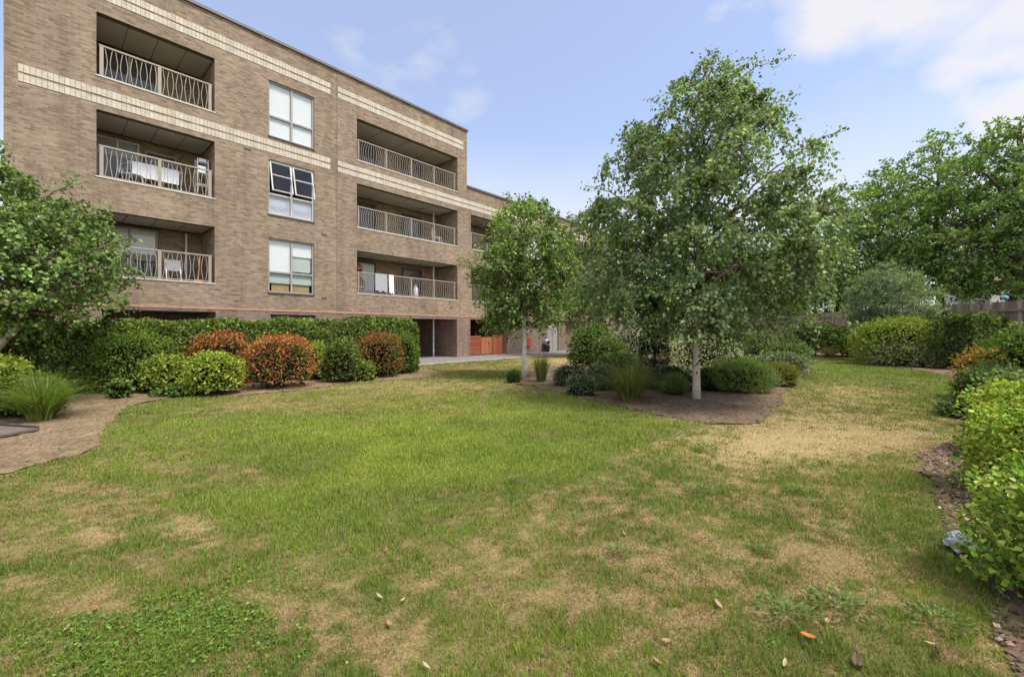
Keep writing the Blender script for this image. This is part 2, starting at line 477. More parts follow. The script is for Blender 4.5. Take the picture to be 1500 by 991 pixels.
# ------------------------------------------------------------------ beds
left_front = [G(-260, 760), G(-150, 728), G(0, 694), G(60, 683), G(130, 663), G(150, 643), G(163, 615), G(190, 594), G(262, 580), G(340, 580),
              G(430, 573), G(520, 561), G(600, 555), G(650, 549), G(632, 541), G(606, 540)]
BED_L = left_front + [tuple(B(9.4, -3.0)[:2]), tuple(B(-3, -2.4)[:2]), (-17.5, 5.5)]
BED_M = [G(p, q) for p, q in ((733, 557), (762, 563), (800, 571), (850, 583), (900, 594), (950, 605), (1000, 614), (1040, 620), (1085, 622), (1117, 620),
         (1136, 598), (1148, 577), (1172, 555), (1192, 538), (1186, 522), (1120, 517), (1000, 518), (900, 521), (850, 528), (800, 538), (750, 549))]
BED_R = [(1.6, 0.0), G(1497, 1060), G(1478, 985), G(1452, 905), G(1424, 832), G(1395, 768), G(1370, 722), G(1352, 692), G(1343, 668), G(1375, 655), G(1412, 628), G(1424, 600),
         G(1408, 568), G(1392, 550), G(1340, 541), G(1275, 533), G(1262, 526), G(1190, 522.5), G(1150, 520), G(1120, 515.5), (26, 38), (27, 10), (14, 0)]
def wob(poly, amp=0.10, seg=0.3, seed=3):
    out = []
    rng = np.random.default_rng(seed)
    for i in range(len(poly)):
        a = np.array(poly[i]); b = np.array(poly[(i + 1) % len(poly)])
        L = np.linalg.norm(b - a); n = max(1, int(L / seg))
        d = (b - a) / max(L, 1e-6); nn = np.array([-d[1], d[0]])
        for k in range(n):
            p = a + (b - a) * k / n
            out.append(tuple(p + nn * rng.normal(0, amp * 0.5)))
    return out
BEDS = [wob(BED_L, 0.12, seed=1), wob(BED_M, 0.11, seed=2), wob(BED_R, 0.08, seed=4)]

# ------------------------------------------------------------------ lawn colour: where the grass is dry
DRY = [  # px, py, rx px, ry px, amount (+ dry, - green)
    (1190, 640, 190, 38, 0.75), (1090, 655, 120, 25, 0.35), (1330, 655, 80, 20, 0.3), (1130, 590, 60, 25, 0.25), (1240, 575, 90, 18, 0.28),
    (640, 568, 260, 12, 0.45), (820, 527, 60, 9, 0.75), (700, 540, 90, 6, 0.45), (480, 590, 150, 12, 0.25), (380, 600, 120, 18, 0.2),
    (275, 772, 45, 20, 0.8), (150, 785, 45, 14, 0.7), (430, 885, 60, 28, 0.75), (130, 885, 60, 22, 0.6), (60, 800, 60, 18, 0.5), (140, 745, 90, 14, 0.45), (90, 715, 70, 10, 0.45), (330, 800, 50, 14, .35), (210, 830, 50, 12, .35), (400, 700, 60, 9, .3), (560, 730, 50, 10, .3), (620, 850, 50, 16, .35), (480, 930, 50, 18, .35), (300, 650, 70, 9, .25), (590, 600, 200, 12, 0.25),
    (330, 690, 60, 10, 0.3), (1000, 800, 240, 90, 0.20), (1050, 900, 260, 100, 0.20), (760, 930, 170, 70, 0.20), (680, 790, 80, 25, 0.35), (880, 720, 120, 30, 0.25),
    (1250, 840, 60, 40, 0.30), (560, 950, 80, 40, 0.3), (1200, 720, 100, 30, 0.2),
    (650, 650, 300, 70, -0.55), (520, 660, 150, 35, -0.3), (750, 700, 150, 40, -0.25), (930, 640, 90, 22, -0.3), (1310, 545, 130, 14, -0.5), (1370, 570, 80, 14, -0.3),
    (240, 930, 130, 60, -0.75), (480, 760, 120, 50, -0.4), (60, 960, 60, 30, -0.3), (1350, 800, 80, 90, -0.35), (560, 860, 90, 40, -0.2), (1030, 660, 40, 12, -0.3),
    (780, 590, 120, 12, -0.3), (330, 740, 70, 16, -.4), (170, 700, 60, 9, -.35), (640, 780, 70, 22, -.35), (880, 850, 45, 18, -.35), (1010, 740, 50, 14, -.35), (1120, 760, 60, 16, -.3), (850, 930, 50, 22, -.3), (1150, 930, 60, 25, -.3), (720, 548, 60, 5, -0.35), (1160, 700, 60, 25, -0.15), (350, 640, 100, 20, -0.2), (1170, 560, 50, 14, -0.2)]
def dryness(X, Y):
    Yc = np.maximum(Y, 1.2)
    px = 750 + X / Yc * F; py = HY + CAMH * F / Yc
    n = fbm(X * 0.9 + 40, Y * 0.9 + 40, 5, 4)
    n2 = fbm(X * 3.2 + 10, Y * 3.2 + 80, 9, 4)
    n3 = fbm(X * 9.0 + 10, Y * 9.0 + 80, 19, 3)
    n4 = fbm(X * 24 + 3, Y * 24 + 8, 29, 2)
    d = 0.47 + (n - 0.5) * 0.65 + (n2 - 0.5) * 0.85 + (n3 - 0.5) * 1.25 + (n4 - 0.5) * 1.3
    for (a, b, rx, ry, am) in DRY:
        q = ((px - a) / rx) ** 2 + ((py - b) / ry) ** 2
        d = d + am * np.exp(-q)
    return np.clip(d, 0, 1)
G1 = np.array((0.132, 0.195, 0.030)); G2 = np.array((0.265, 0.335, 0.042)); STRAW = np.array((0.34, 0.25, 0.11)); THATCH = np.array((0.165, 0.12, 0.054)); PALE = np.array((0.55, 0.42, 0.20))
def paleness(X, Y):
    Yc = np.maximum(Y, 1.2); px = 750 + X / Yc * F; py = HY + CAMH * F / Yc
    p = 0
    for (a, b, rx, ry, am) in ((1185, 640, 200, 42, .85), (820, 527, 80, 9, 1.0), (680, 562, 220, 14, .5), (1090, 655, 120, 25, .6), (275, 772, 45, 20, .7), (150, 785, 50, 14, .5), (1240, 575, 90, 14, .6)):
        p = p + am * np.exp(-((px - a) / rx) ** 2 - ((py - b) / ry) ** 2)
    return np.clip(p, 0, 1)
def grass_hue(X, Y):
    """0 dark green .. 1 yellow green"""
    Yc = np.maximum(Y, 1.2)
    px = 750 + X / Yc * F; py = HY + CAMH * F / Yc
    q = ((px - 560) / 330) ** 2 + ((py - 640) / 65) ** 2
    return np.clip(0.26 + 0.55 * np.exp(-q) + (fbm(X * 1.3, Y * 1.3 + 7, 31, 3) - 0.5) * 1.1, 0, 1)

def turfmat():
    m, nt, bs, out = newmat('turf')
    at = N(nt, 'ShaderNodeAttribute'); at.attribute_name = 'Col'
    tc = N(nt, 'ShaderNodeTexCoord')
    n = noise(nt, tc.outputs['Object'], 60, 4, 0.7)
    r = ramp(nt, n.outputs[0], [(0.3, (0.5, 0.5, 0.5)), (0.7, (1.3, 1.3, 1.3))])
    c = mixc(nt, at.outputs['Color'], r.outputs[0], 1.0, 'MULTIPLY')
    nt.links.new(c, bs.inputs['Base Color']); bs.inputs['Roughness'].default_value = 0.95; bs.inputs['Specular IOR Level'].default_value = 0.1
    b = N(nt, 'ShaderNodeBump'); b.inputs['Strength'].default_value = 0.8; b.inputs['Distance'].default_value = 0.02
    nt.links.new(n.outputs[0], b.inputs['Height']); nt.links.new(b.outputs[0], bs.inputs['Normal'])
    return m
TURF = turfmat()

def ground_z(X, Y):
    return (fbm(X * 0.7 + 3, Y * 0.7 + 3, 77, 3) - 0.5) * 0.05

def gridmesh(xs, ys, zf, colf, name, mat, keep=None):
    X, Y = np.meshgrid(xs, ys)
    nx, ny = len(xs), len(ys)
    V = np.stack([X, Y, zf(X, Y)], -1).reshape(-1, 3)
    idx = np.arange(nx * ny).reshape(ny, nx)
    Fc = np.stack([idx[:-1, :-1], idx[:-1, 1:], idx[1:, 1:], idx[1:, :-1]], -1).reshape(-1, 4)
    if keep is not None:
        cx = (X[:-1, :-1] + X[1:, 1:]) / 2; cy = (Y[:-1, :-1] + Y[1:, 1:]) / 2
        Fc = Fc[keep(cx, cy).reshape(-1)]
    C = colf(X, Y).reshape(-1, 3) if colf is not None else None
    used = np.unique(Fc); remap = np.zeros(len(V), np.int64); remap[used] = np.arange(len(used))
    return npmesh(name, V[used], remap[Fc], C[used] if C is not None else None, mat, None, True)

def lawncol(X, Y):
    d = dryness(X, Y)[..., None]; h = grass_hue(X, Y)[..., None]
    g = G1 * (1 - h) + G2 * h
    k_ = np.clip((d - .6) * 1.6, 0, .5); st = THATCH * (0.8 - k_) + STRAW * (0.2 + k_); pl_ = paleness(X, Y)[..., None] * .75; st = st * (1 - pl_) + PALE * .8 * pl_
    return (g * 0.6 + THATCH * 0.15) * (1 - d) + st * d

# wide ground sheet reaching the horizon
me = bpy.data.meshes.new('ground')
me.from_pydata([(-900, -300, -0.08), (900, -300, -0.08), (900, 1500, -0.08), (-900, 1500, -0.08)], [], [(0, 1, 2, 3)])
tag(link('ground', me, plain('far_ground', (0.09, 0.11, 0.04), 0.95, scale=0.05, var=0.3)), kind='structure')

def path_side(X, Y):   # distance in front of the facade plane
    return -((X - P0[0]) * -DY + (Y - P0[1]) * DX)
def seg(*a):
    return np.unique(np.concatenate([np.arange(p, q, s) for p, q, s in a]))
xs = seg((-30, -12, .4), (-12, -6, .1), (-6, 6, .07), (6, 12, .12), (12, 32, .35))
ys = seg((-4, 0, .3), (0, 6, .06), (6, 14, .1), (14, 30, .2), (30, 52, .5))
lawn = gridmesh(xs, ys, ground_z, lawncol, 'lawn', TURF, lambda X, Y: path_side(X, Y) > 2.62)
tag(lawn, kind='structure')

# ------------------------------------------------------------------ soil beds
def soilmat(name, c1, c2):
    m, nt, bs, out = newmat(name)
    tc = N(nt, 'ShaderNodeTexCoord')
    n1 = noise(nt, tc.outputs['Object'], 2.2, 5, 0.6)
    n2 = noise(nt, tc.outputs['Object'], 17, 7, 0.75)
    a = ramp(nt, n1.outputs[0], [(0.3, c1), (0.7, c2)])
    r = ramp(nt, n2.outputs[0], [(0.32, (0.42, 0.42, 0.42)), (0.5, (0.95, 0.95, 0.95)), (0.7, (1.6, 1.55, 1.5))])
    c = mixc(nt, a.outputs[0], r.outputs[0], 1.0, 'MULTIPLY')
    nt.links.new(c, bs.inputs['Base Color']); bs.inputs['Roughness'].default_value = 0.95; bs.inputs['Specular IOR Level'].default_value = 0.15
    b = N(nt, 'ShaderNodeBump'); b.inputs['Strength'].default_value = 1.0; b.inputs['Distance'].default_value = 0.03
    nt.links.new(n2.outputs[0], b.inputs['Height']); nt.links.new(b.outputs[0], bs.inputs['Normal'])
    return m
SOILL = soilmat('dry_trodden_soil', (0.175, 0.122, 0.07), (0.275, 0.20, 0.118))
SOILD = soilmat('dark_bark_soil', (0.13, 0.088, 0.056), (0.22, 0.155, 0.10))
def soilz(X, Y): return ground_z(X, Y) + 0.005 + np.abs(fbm(X * 5, Y * 5, 41, 4) - 0.5) * 0.09
for poly, step, mt, y0, y1 in ((BEDS[0], 0.06, SOILL, -1, 40), (BEDS[1], 0.06, SOILD, -1, 40), (BEDS[2], 0.035, SOILD, -.5, 7.0), (BEDS[2], 0.10, SOILD, 7.0, 40)):
    p = np.array(poly)
    xs_ = np.arange(p[:, 0].min(), min(p[:, 0].max(), 11 if y1 == 7.0 else 40) + step, step)
    ys_ = np.arange(max(y0, p[:, 1].min() if y0 < 0 else y0), min(y1, p[:, 1].max()) + step * .5, step)
    o = gridmesh(xs_, ys_, soilz, None, 'soil_bed', mt, lambda X, Y, q=poly: inpoly(X, Y, q))
    tag(o, kind='structure')

# bark chips and clods lying on the beds
rng = np.random.default_rng(12)
pp = []
for poly, n in ((BEDS[0], 24000), (BEDS[1], 22000), (BEDS[2], 16000)):
    q = np.array(poly); lo = q.min(0); hi = np.minimum(q.max(0), (19, 30)); lo = np.maximum(lo, (-15, -0.5))
    X = rng.uniform(lo[0], hi[0], n); Y = rng.uniform(lo[1], hi[1], n)
    if poly is BEDS[2]:
        Y[: n // 2] = rng.uniform(1.2, 6, n // 2); X[: n // 2] = 0.5 + Y[: n // 2] * 1.0 + rng.uniform(-0.8, 1.2, n // 2)
    k = inpoly(X, Y, poly); pp.append(np.stack([X[k], Y[k]], 1))
pp = np.concatenate(pp); n = len(pp)
pos = np.stack([pp[:, 0], pp[:, 1], soilz(pp[:, 0], pp[:, 1]) + 0.004], 1)
a = rng.uniform(0, 6.28, n)
tip = np.stack([np.cos(a), np.sin(a), rng.normal(0, .25, n)], 1)
nor = np.stack([rng.normal(0, .5, n), rng.normal(0, .5, n), np.ones(n)], 1)
o = leaves('bark_chips', pos, tip, nor, np.where(inpoly(pp[:, 0], pp[:, 1], BEDS[0]), .6, 1.0) * rng.uniform(.012, .045, n), palette(rng, n, [(.12, .075, .05), (.20, .14, .10), (.32, .25, .18), (.06, .04, .03), (.5, .45, .38)], [4, 3, 1.6, 3, .25]), T_DIAM, leafmat('chip', 0.0, 0.9, 0.1))
tag(o, kind='stuff')

# ------------------------------------------------------------------ path and kerb
mb = MB()
L0, L1 = -6.0, 60.0
nseg = 60
for i in range(nseg):
    u0 = L0 + (L1 - L0) * i / nseg; u1 = L0 + (L1 - L0) * (i + 1) / nseg
    mb.quad([B(u0, -2.62, .03), B(u1, -2.62, .03), B(u1, 4.0, .03), B(u0, 4.0, .03)])
PATHM = soilmat('path_tarmac', (0.20, 0.175, 0.17), (0.25, 0.22, 0.21))
tag(mb.build('path', PATHM), kind='structure')
mb = MB()
for i in range(66):
    u0 = L0 + i
    mb.quad([B(u0 + .005, -2.70, .045), B(u0 + .995, -2.70, .045), B(u0 + .995, -2.62, .045), B(u0 + .005, -2.62, .045)])
    mb.quad([B(u0 + .005, -2.70, -.05), B(u0 + .995, -2.70, -.05), B(u0 + .995, -2.70, .045), B(u0 + .005, -2.70, .045)])
tag(mb.build('path_kerb', CONC), kind='structure')

# ------------------------------------------------------------------ apartment building
bld = thing('apartment_building', 'four storey brown brick apartment block with cream brick bands and recessed balconies', 'building', (P0[0], P0[1], 0), ANG)
UL, UM, UR = -0.59, 16.36, 38.0
ZR, ZW = 12.80, 9.65
DEP = 1.9
logL = [(3.17, 5.2), (6.2, 8.25), (9.28, 11.22)]
logR = [(3.17, 5.12), (6.16, 8.16), (9.2, 11.1)]
logW = [(3.17, 5.12), (6.16, 8.16)]
winZ = [(3.0, 5.12), (6.04, 8.17), (9.08, 11.25)]
holes = []      # (u0,u1,z0,z1)
loggias = []    # + kind
for z in logL: loggias.append((1.23, 4.27, z[0], z[1], 2, 'left'))
for z in logR: loggias.append((9.69, 15.66, z[0], z[1], 4, 'right'))
for z in logW:
    loggias.append((16.66, 19.5, z[0], z[1], 2, 'wing')); loggias.append((25.2, 31.0, z[0], z[1], 4, 'wing'))
windows = [(6.03, 7.78, a, b) for a, b in winZ] + [(21.6, 23.3, a, b) for a, b in winZ[:2]] + [(33.2, 34.9, a, b) for a, b in winZ[:2]]
ground_open = [(1.35, 4.3, 0, 2.17, 3.0), (9.73, 15.62, 0, 2.12, 3.4), (16.62, 19.72, 0, 2.15, 3.6), (26.1, 28.3, 0, 2.15, 0.5)]
gwin = (6.1, 7.85, 0.08, 2.14)
for l in loggias: holes.append(l[:4])
for h in windows: holes.append(h)
for g in ground_open: holes.append(g[:4])
holes.append(gwin)
doorh = (23.95, 25.25, 0.03, 2.08); holes.append(doorh)
ZC0, ZC1 = 2.26, 2.34     # orange course between red base and buff wall
ub = sorted(set([UL, UM, UR] + [h[0] for h in holes] + [h[1] for h in holes]))
zb = sorted(set([0.0, ZC0, ZW, ZR] + [h[2] for h in holes if h[2] > 0] + [h[3] for h in holes]))
mb = MB()
for i in range(len(ub) - 1):
    for j in range(len(zb) - 1):
        cu = (ub[i] + ub[i + 1]) / 2; cz = (zb[j] + zb[j + 1]) / 2
        if cu > UM and cz > ZW: continue
        if any(h[0] < cu < h[1] and h[2] < cz < h[3] for h in holes): continue
        a, b, c, d = ub[i], ub[i + 1], zb[j], zb[j + 1]
        mb.quad([(a, 0, c), (b, 0, c), (b, 0, d), (a, 0, d)], [(a, c), (b, c), (b, d), (a, d)], 1 if cz < ZC0 else 0)
# sides, back, step
def vq(mb, u0, v0, u1, v1, z0, z1, mi=0, uo=0.0):
    L = math.hypot(u1 - u0, v1 - v0)
    mb.quad([(u0, v0, z0), (u1, v1, z0), (u1, v1, z1), (u0, v0, z1)], [(uo, z0), (uo + L, z0), (uo + L, z1), (uo, z1)], mi)
vq(mb, UL, 11, UL, 0, 0, ZR); vq(mb, UM, 0, UM, 11, ZW - .2, ZR); vq(mb, UR, 0, UR, 11, 0, ZW)
vq(mb, UM, 11, UL, 11, 0, ZR); vq(mb, UR, 11, UM, 11, 0, ZW)
# recess side and back walls in brick
def recess(mb, h, dep, mi):
    a, b, c, d = h
    vq(mb, a, 0, a, dep, c, d, mi, .1); vq(mb, b, dep, b, 0, c, d, mi, .07)
    vq(mb, a, dep, b, dep, c, d, mi, .03)
for l in loggias: recess(mb, l[:4], DEP, 0)
for g in ground_open: recess(mb, g[:4], g[4], 1)
for h in windows + [gwin, doorh]:
    a, b, c, d = h
    vq(mb, a, 0, a, .16, c, d, 0, .1); vq(mb, b, .16, b, 0, c, d, 0, .1)
wall = mb.build('brick_wall', [BRICK, REDBRICK], bld)
# bands
for i, (z0, z1) in enumerate(((8.43, 8.64), (8.70, 8.91), (11.66, 11.87), (11.93, 12.14))):
    mb = MB()
    rng_u = [(-0.33, 8.47), (8.80, 35.0 if z1 < ZW else 16.08)]
    for a, b in rng_u:
        mb.quad([(a, -.012, z0), (b, -.012, z0), (b, -.012, z1), (a, -.012, z1)], [(a, 0.01), (b, 0.01), (b, .29), (a, .29)])
        for (p, q, r_, s_) in (((a, 0, z0), (a, -.012, z0), (a, -.012, z1), (a, 0, z1)), ((b, -.012, z0), (b, 0, z0), (b, 0, z1), (b, -.012, z1)),
                             ((a, -.012, z1), (b, -.012, z1), (b, 0, z1), (a, 0, z1)), ((a, 0, z0), (b, 0, z0), (b, -.012, z0), (a, -.012, z0))):
            mb.quad([p, q, r_, s_], [(0, .05), (.05, .05), (.05, .1), (0, .1)])
    mb.build('cream_brick_band', CREAM, bld)
mb = MB(); mb.box((UL, -.014, ZC0), (UR, -.001, ZC1)); mb.build('brick_course', COURSE, bld)
mb = MB()
mb.box((UL - .06, -.07, ZR), (UM + .06, 11.06, ZR + .10)); mb.build('roof_coping', COPING, bld)
mb = MB(); mb.box((UM, -.07, ZW), (UR + .06, 11.06, ZW + .10)); mb.build('roof_coping', COPING, bld)
# soffits, lintels, floors
def head(a, b, d, dep, joints):
    mb = MB(); mb.box((a, .24, d + .04), (b, dep + .02, d + .09)); so_ = mb.build('soffit', SOFFIT, bld)
    if joints:
        for q in range(1, 4):   # board joints
            uu = a + (b - a) * q / 4
            ml = MB(); ml.box((uu - .008, .26, d + .032), (uu + .008, dep, d + .0385)); ml.build('joint', LINTEL, so_)
    ml = MB(); ml.quad([(a, 0, d), (a, .24, d), (b, .24, d), (b, 0, d)]); ml.quad([(a, .24, d), (a, .24, d + .05), (b, .24, d + .05), (b, .24, d)]); ml.build('lintel', LINTEL, bld)
PALES = plain('pale_sill', (0.62, 0.57, 0.48), 0.6)
for (a, b, c, d, n, k) in loggias:
    head(a, b, d, DEP, True)
    mf = MB(); mf.box((a, .012, c - .05), (b, DEP + .02, c)); mf.build('balcony_floor', SLAB, bld)
    mb = MB(); mb.box((a - .02, -.02, c - .012), (b + .02, .012, c + .025)); mb.build('balcony_sill', PALES, bld)
for (a, b, c, d, dep) in ground_open: head(a, b, d, dep, False)
for (a, b, c, d) in windows + [gwin, doorh]:
    ml = MB(); ml.quad([(a, 0, d), (a, .16, d), (b, .16, d), (b, 0, d)]); ml.build('lintel', LINTEL, bld)
    mf = MB(); mf.quad([(a, 0, c), (b, 0, c), (b, .16, c), (a, .16, c)]); mf.build('sill', SLAB, bld)

# railings
def railing(a, b, c, n, style):
    t = bpy.data.objects.new('balcony_railing', None); COL.objects.link(t); t.parent = bld
    vv = .12; z0 = c + .03; z1 = c + 1.02
    mb = MB(); mb.box((a + .06, vv - .03, z1 - .045), (b - .06, vv + .03, z1)); mb.build('top_rail', RAIL, t)
    mb = MB(); mb.box((a + .06, vv - .015, z0 + .03), (b - .06, vv + .015, z0 + .065)); mb.build('bottom_rail', RAIL, t)
    ws = .09 if style == 'left' else .06
    xs = [a + .12 + (b - a - .24) * i / n for i in range(n + 1)]
    for x in xs:
        mb = MB(); mb.box((x - ws / 2, vv - .026, z0), (x + ws / 2, vv + .026, z1 - .045)); mb.build('post', RAIL, t)
    mb = MB()
    for i in range(n):
        x0 = xs[i] + ws / 2; x1 = xs[i + 1] - ws / 2; m = 11 if style == 'left' else 12
        sp = (x1 - x0) / m
        for k in range(m):
            xc = x0 + (k + .5) * sp
            if style == 'left': A = sp * .47 * (1 if k % 2 == 0 else -1)
            else:
                tt = (k + .5 - m / 2) / (m / 2); A = sp * 0.55 * (math.sin(tt * 3.14159) * 1.2)
            pts = []
            for q in range(9):
                s = q / 8
                f = math.sin(math.pi * s) if style != 'left' else (1 - abs(2 * s - 1) ** 1.4)
                bx = xc + A * (f - .5) * (1 if style == 'left' else 1.6)
                pts.append((bx, vv, z0 + .06 + s * (z1 - z0 - .1)))
            for p, q in zip(pts[:-1], pts[1:]):
                mb.bar(p, q, .016, .012)
    mb.build('baluster_panel', RAIL, t)
for (a, b, c, d, n, k) in loggias: railing(a, b, c, n, k if k == 'left' else 'right')

# doors and windows at the back of the recesses
def glazed(name, u0, u1, v, z0, z1, fw, fm, blind=0.0, blindmat=None, lights=1, room=True):
    mb = MB()
    mb.box((u0, v - .05, z0), (u0 + fw, v + .02, z1)); mb.box((u1 - fw, v - .05, z0), (u1, v + .02, z1))
    mb.box((u0 + fw, v - .05, z0), (u1 - fw, v + .02, z0 + fw)); mb.box((u0 + fw, v - .05, z1 - fw), (u1 - fw, v + .02, z1))
    for i in range(1, lights):
        uu = u0 + (u1 - u0) * i / lights
        mb.box((uu - fw / 2, v - .045, z0 + fw), (uu + fw / 2, v + .015, z1 - fw))
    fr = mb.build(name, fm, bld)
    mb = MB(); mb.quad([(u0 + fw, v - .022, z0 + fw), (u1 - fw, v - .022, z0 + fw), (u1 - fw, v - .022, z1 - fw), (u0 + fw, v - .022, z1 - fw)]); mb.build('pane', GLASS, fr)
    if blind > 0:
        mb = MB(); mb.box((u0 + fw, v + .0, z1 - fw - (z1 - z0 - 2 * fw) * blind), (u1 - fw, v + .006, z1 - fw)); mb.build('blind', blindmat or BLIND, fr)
    mb = MB(); mb.box((u0 + fw * .5, v + .021, z0 + fw * .5), (u1 - fw * .5, v + .026, z1 - fw * .5)); mb.build('backing', DARKROOM, fr)  # dark sheet standing in for the shaded room behind the glass
    return fr
for i, (c, d) in enumerate(logL):
    glazed('balcony_door', 1.42 if i != 1 else 1.3, 2.45 if i == 1 else 2.95, DEP - .04, c + .01, c + 1.93 - .04 * i, .06, FRAME2 if i else FRAME, .45 if i == 0 else (.3 if i == 1 else 0), BLIND if i == 0 else CLOTHG, 2)
    if i == 1: glazed('balcony_window', 2.6, 3.5, DEP - .04, c + .75, c + 1.72, .05, FRAME, 0)
for i, (c, d) in enumerate(logR):
    glazed('balcony_door', 10.6, 11.7, DEP - .04, c + .01, c + 1.8, .06, LINTEL, .85 if i == 0 else 0, BLIND)
    glazed('balcony_door', 13.3, 14.6, DEP - .04, c + .01, c + 1.72, .07, LINTEL, 0)
for (a, b, c, d, n, k) in loggias:
    if k == 'wing': glazed('balcony_door', a + .5, a + 1.9, DEP - .04, c + .01, c + 1.8, .06, FRAME, .3, CLOTHG)

def window(a, b, c, d, blinds, fm, opened=False):
    mb = MB(); fw = .055; v = .09
    zm = c + (d - c) * .38; um = (a + b) / 2
    mb.box((a, v - .03, c), (a + fw, v + .04, d)); mb.box((b - fw, v - .03, c), (b, v + .04, d))
    mb.box((a + fw, v - .03, c), (b - fw, v + .04, c + fw)); mb.box((a + fw, v - .03, d - fw), (b - fw, v + .04, d))
    mb.box((um - fw * .6, v - .03, c + fw), (um + fw * .6, v + .04, d - fw))
    for p, q in ((a + fw, um - fw * .6), (um + fw * .6, b - fw)):
        mb.box((p, v - .035, zm - fw * .6), (q, v + .04, zm + fw * .6))
    mb.box((a - .02, -.045, c - .035), (b + .02, .06, c + .0), 1)
    fr = mb.build('window', [fm, COPING], bld)
    k = 0
    for (p, q) in ((a + fw, um - fw * .6), (um + fw * .6, b - fw)):
        for (z0, z1) in ((c + fw, zm - fw * .6), (zm + fw * .6, d - fw)):
            mb = MB()
            if not (opened and z0 > zm): mb.quad([(p, v, z0), (q, v, z0), (q, v, z1), (p, v, z1)])
            if mb.v: mb.build('pane', GLASS, fr)
            bl, bm = blinds[k]; k += 1
            if bl > 0:
                mb = MB(); mb.box((p, v + .05, z1 - (z1 - z0) * bl), (q, v + .056, z1)); mb.build('blind', bm, fr)
    if opened:
        for (p, q) in ((a + fw, um - fw * .6), (um + fw * .6, b - fw)):
            mb = MB(); zt = d - fw; zb_ = zm + fw * .6; H = zt - zb_
            yo = -H * math.sin(R(14)); zz = zt - H * math.cos(R(14))
            def S(s, uu): return (uu, v - .02 + (yo) * s, zt - (zt - zz) * s)
            for uu in (p + .025, q - .025): mb.bar(S(0, uu), S(1, uu), .045, .04)
            for s in (.02, .45, .98): mb.bar(S(s, p + .03), S(s, q - .03), .045, .04)
            sa = mb.build('open_sash', FRAME2, fr)
            mb = MB(); mb.quad([S(0, p), S(1, p), S(1, q), S(0, q)]); mb.build('pane', GLASS, sa)
            mb = MB(); mb.bar((q - .02, v, zb_ + H * .45), (q - .02, v - .42, zb_ + H * .5), .02, .02); mb.build('stay', FRAME, sa)
    mb = MB()   # room behind the glass, its shade put into dark wall colour
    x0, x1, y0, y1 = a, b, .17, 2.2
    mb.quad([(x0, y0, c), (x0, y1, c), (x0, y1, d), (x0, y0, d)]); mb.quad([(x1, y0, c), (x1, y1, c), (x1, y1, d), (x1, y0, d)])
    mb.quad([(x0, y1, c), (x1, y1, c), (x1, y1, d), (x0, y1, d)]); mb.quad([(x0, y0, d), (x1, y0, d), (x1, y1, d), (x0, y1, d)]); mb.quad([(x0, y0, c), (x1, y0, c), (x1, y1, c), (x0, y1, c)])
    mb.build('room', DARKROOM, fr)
    return fr
PALEG = plain('pale_green_blind', (0.50, 0.56, 0.50), 0.8, var=0.03)
LILAC = plain('frosted_film', (0.60, 0.61, 0.68), 0.7, var=0.03)
TIMB = plain('tan_board', (0.42, 0.30, 0.14), 0.7)
bl3 = [(1, BLIND)] * 4
window(*windows[2], [(1, BLIND), (1, BLIND), (1, BLIND), (1, BLIND)], FRAME)
window(*windows[1], [(1, LILAC), (0, BLIND), (1, LILAC), (0, BLIND)], FRAME2, True)
fr = window(*windows[0], [(.55, PALEG), (1, BLIND), (.55, PALEG), (.45, BLIND)], FRAME)
mb = MB()
mb.box((6.2, .19, 3.06), (6.86, .25, 3.42)); mb.box((6.96, .19, 3.06), (7.65, .25, 3.38)); mb.build('storage_board', TIMB, fr)
mb = MB(); mb.box((6.96, .18, 3.9), (7.7, .186, 5.05)); mb.build('blind', PALEG, fr)
for wdw in windows[3:]: window(*wdw, [(.8, BLIND), (1, BLIND), (.6, BLIND), (1, BLIND)], FRAME)
# ground floor garage style window and service doors
a, b, c, d = gwin
mb = MB(); mb.box((a, .1, c), (b, .15, d)); 
for q in range(1, 6): mb.box((a, .085, c + (d - c) * q / 6 - .01), (b, .0995, c + (d - c) * q / 6 + .01))
mb.build('store_door', DOORD, bld)
a, b, c, d = doorh
mb = MB()
for p, q in ((a, (a + b) / 2 - .006), ((a + b) / 2 + .006, b)):
    mb.box((p + .02, .09, c), (q - .02, .13, d - .03))
    for k in range(9): mb.box((p + .1, .075, c + .25 + k * .18), (q - .1, .0895, c + .34 + k * .18))
mb.build('service_door', DOORG, bld)
mb = MB(); mb.box((21.35, -.10, .48), (21.95, -.004, 1.02)); mb.build('meter_box', REDP, bld, bevel=.01)
# drain pipe inside right recesses, movement joint, small vents
mb = MB()
for z0, z1 in ((0.03, 2.16), (3.17, 5.16), (6.16, 8.2)):
    mb.tube([(15.12, 1.45, z0), (15.12, 1.45, z1)], .045, 8)
    for zz in (z0 + .25, (z0 + z1) / 2): mb.box((15.06, 1.39, zz), (15.18, 1.52, zz + .05))
mb.build('downpipe', WHITE, bld)
for zz in (3.17,):
    mb = MB(); mb.tube([(3.75, 1.6, zz), (3.75, 1.6, zz + 1.95)], .035, 8); mb.build('downpipe', WHITE, bld)
mb = MB(); mb.box((8.755, -.004, 0), (8.775, -.001, ZR - .02)); mb.build('movement_joint', LINTEL, bld)
for (u, z) in ((8.2, 5.55), (8.2, 2.85), (5.3, 8.28), (13.4, 2.72), (15.2, 2.72)):
    mb = MB(); mb.box((u - .11, -.012, z), (u + .11, -.0015, z + .065)); mb.build('air_vent', LINTEL, bld)

# ------------------------------------------------------------------ things on the balconies
def bthing(name, label, cat, u, v, z, rz=0.0, group=None):
    p = B(u, v, z)
    return thing(name, label, cat, tuple(p), ANG + rz, group)

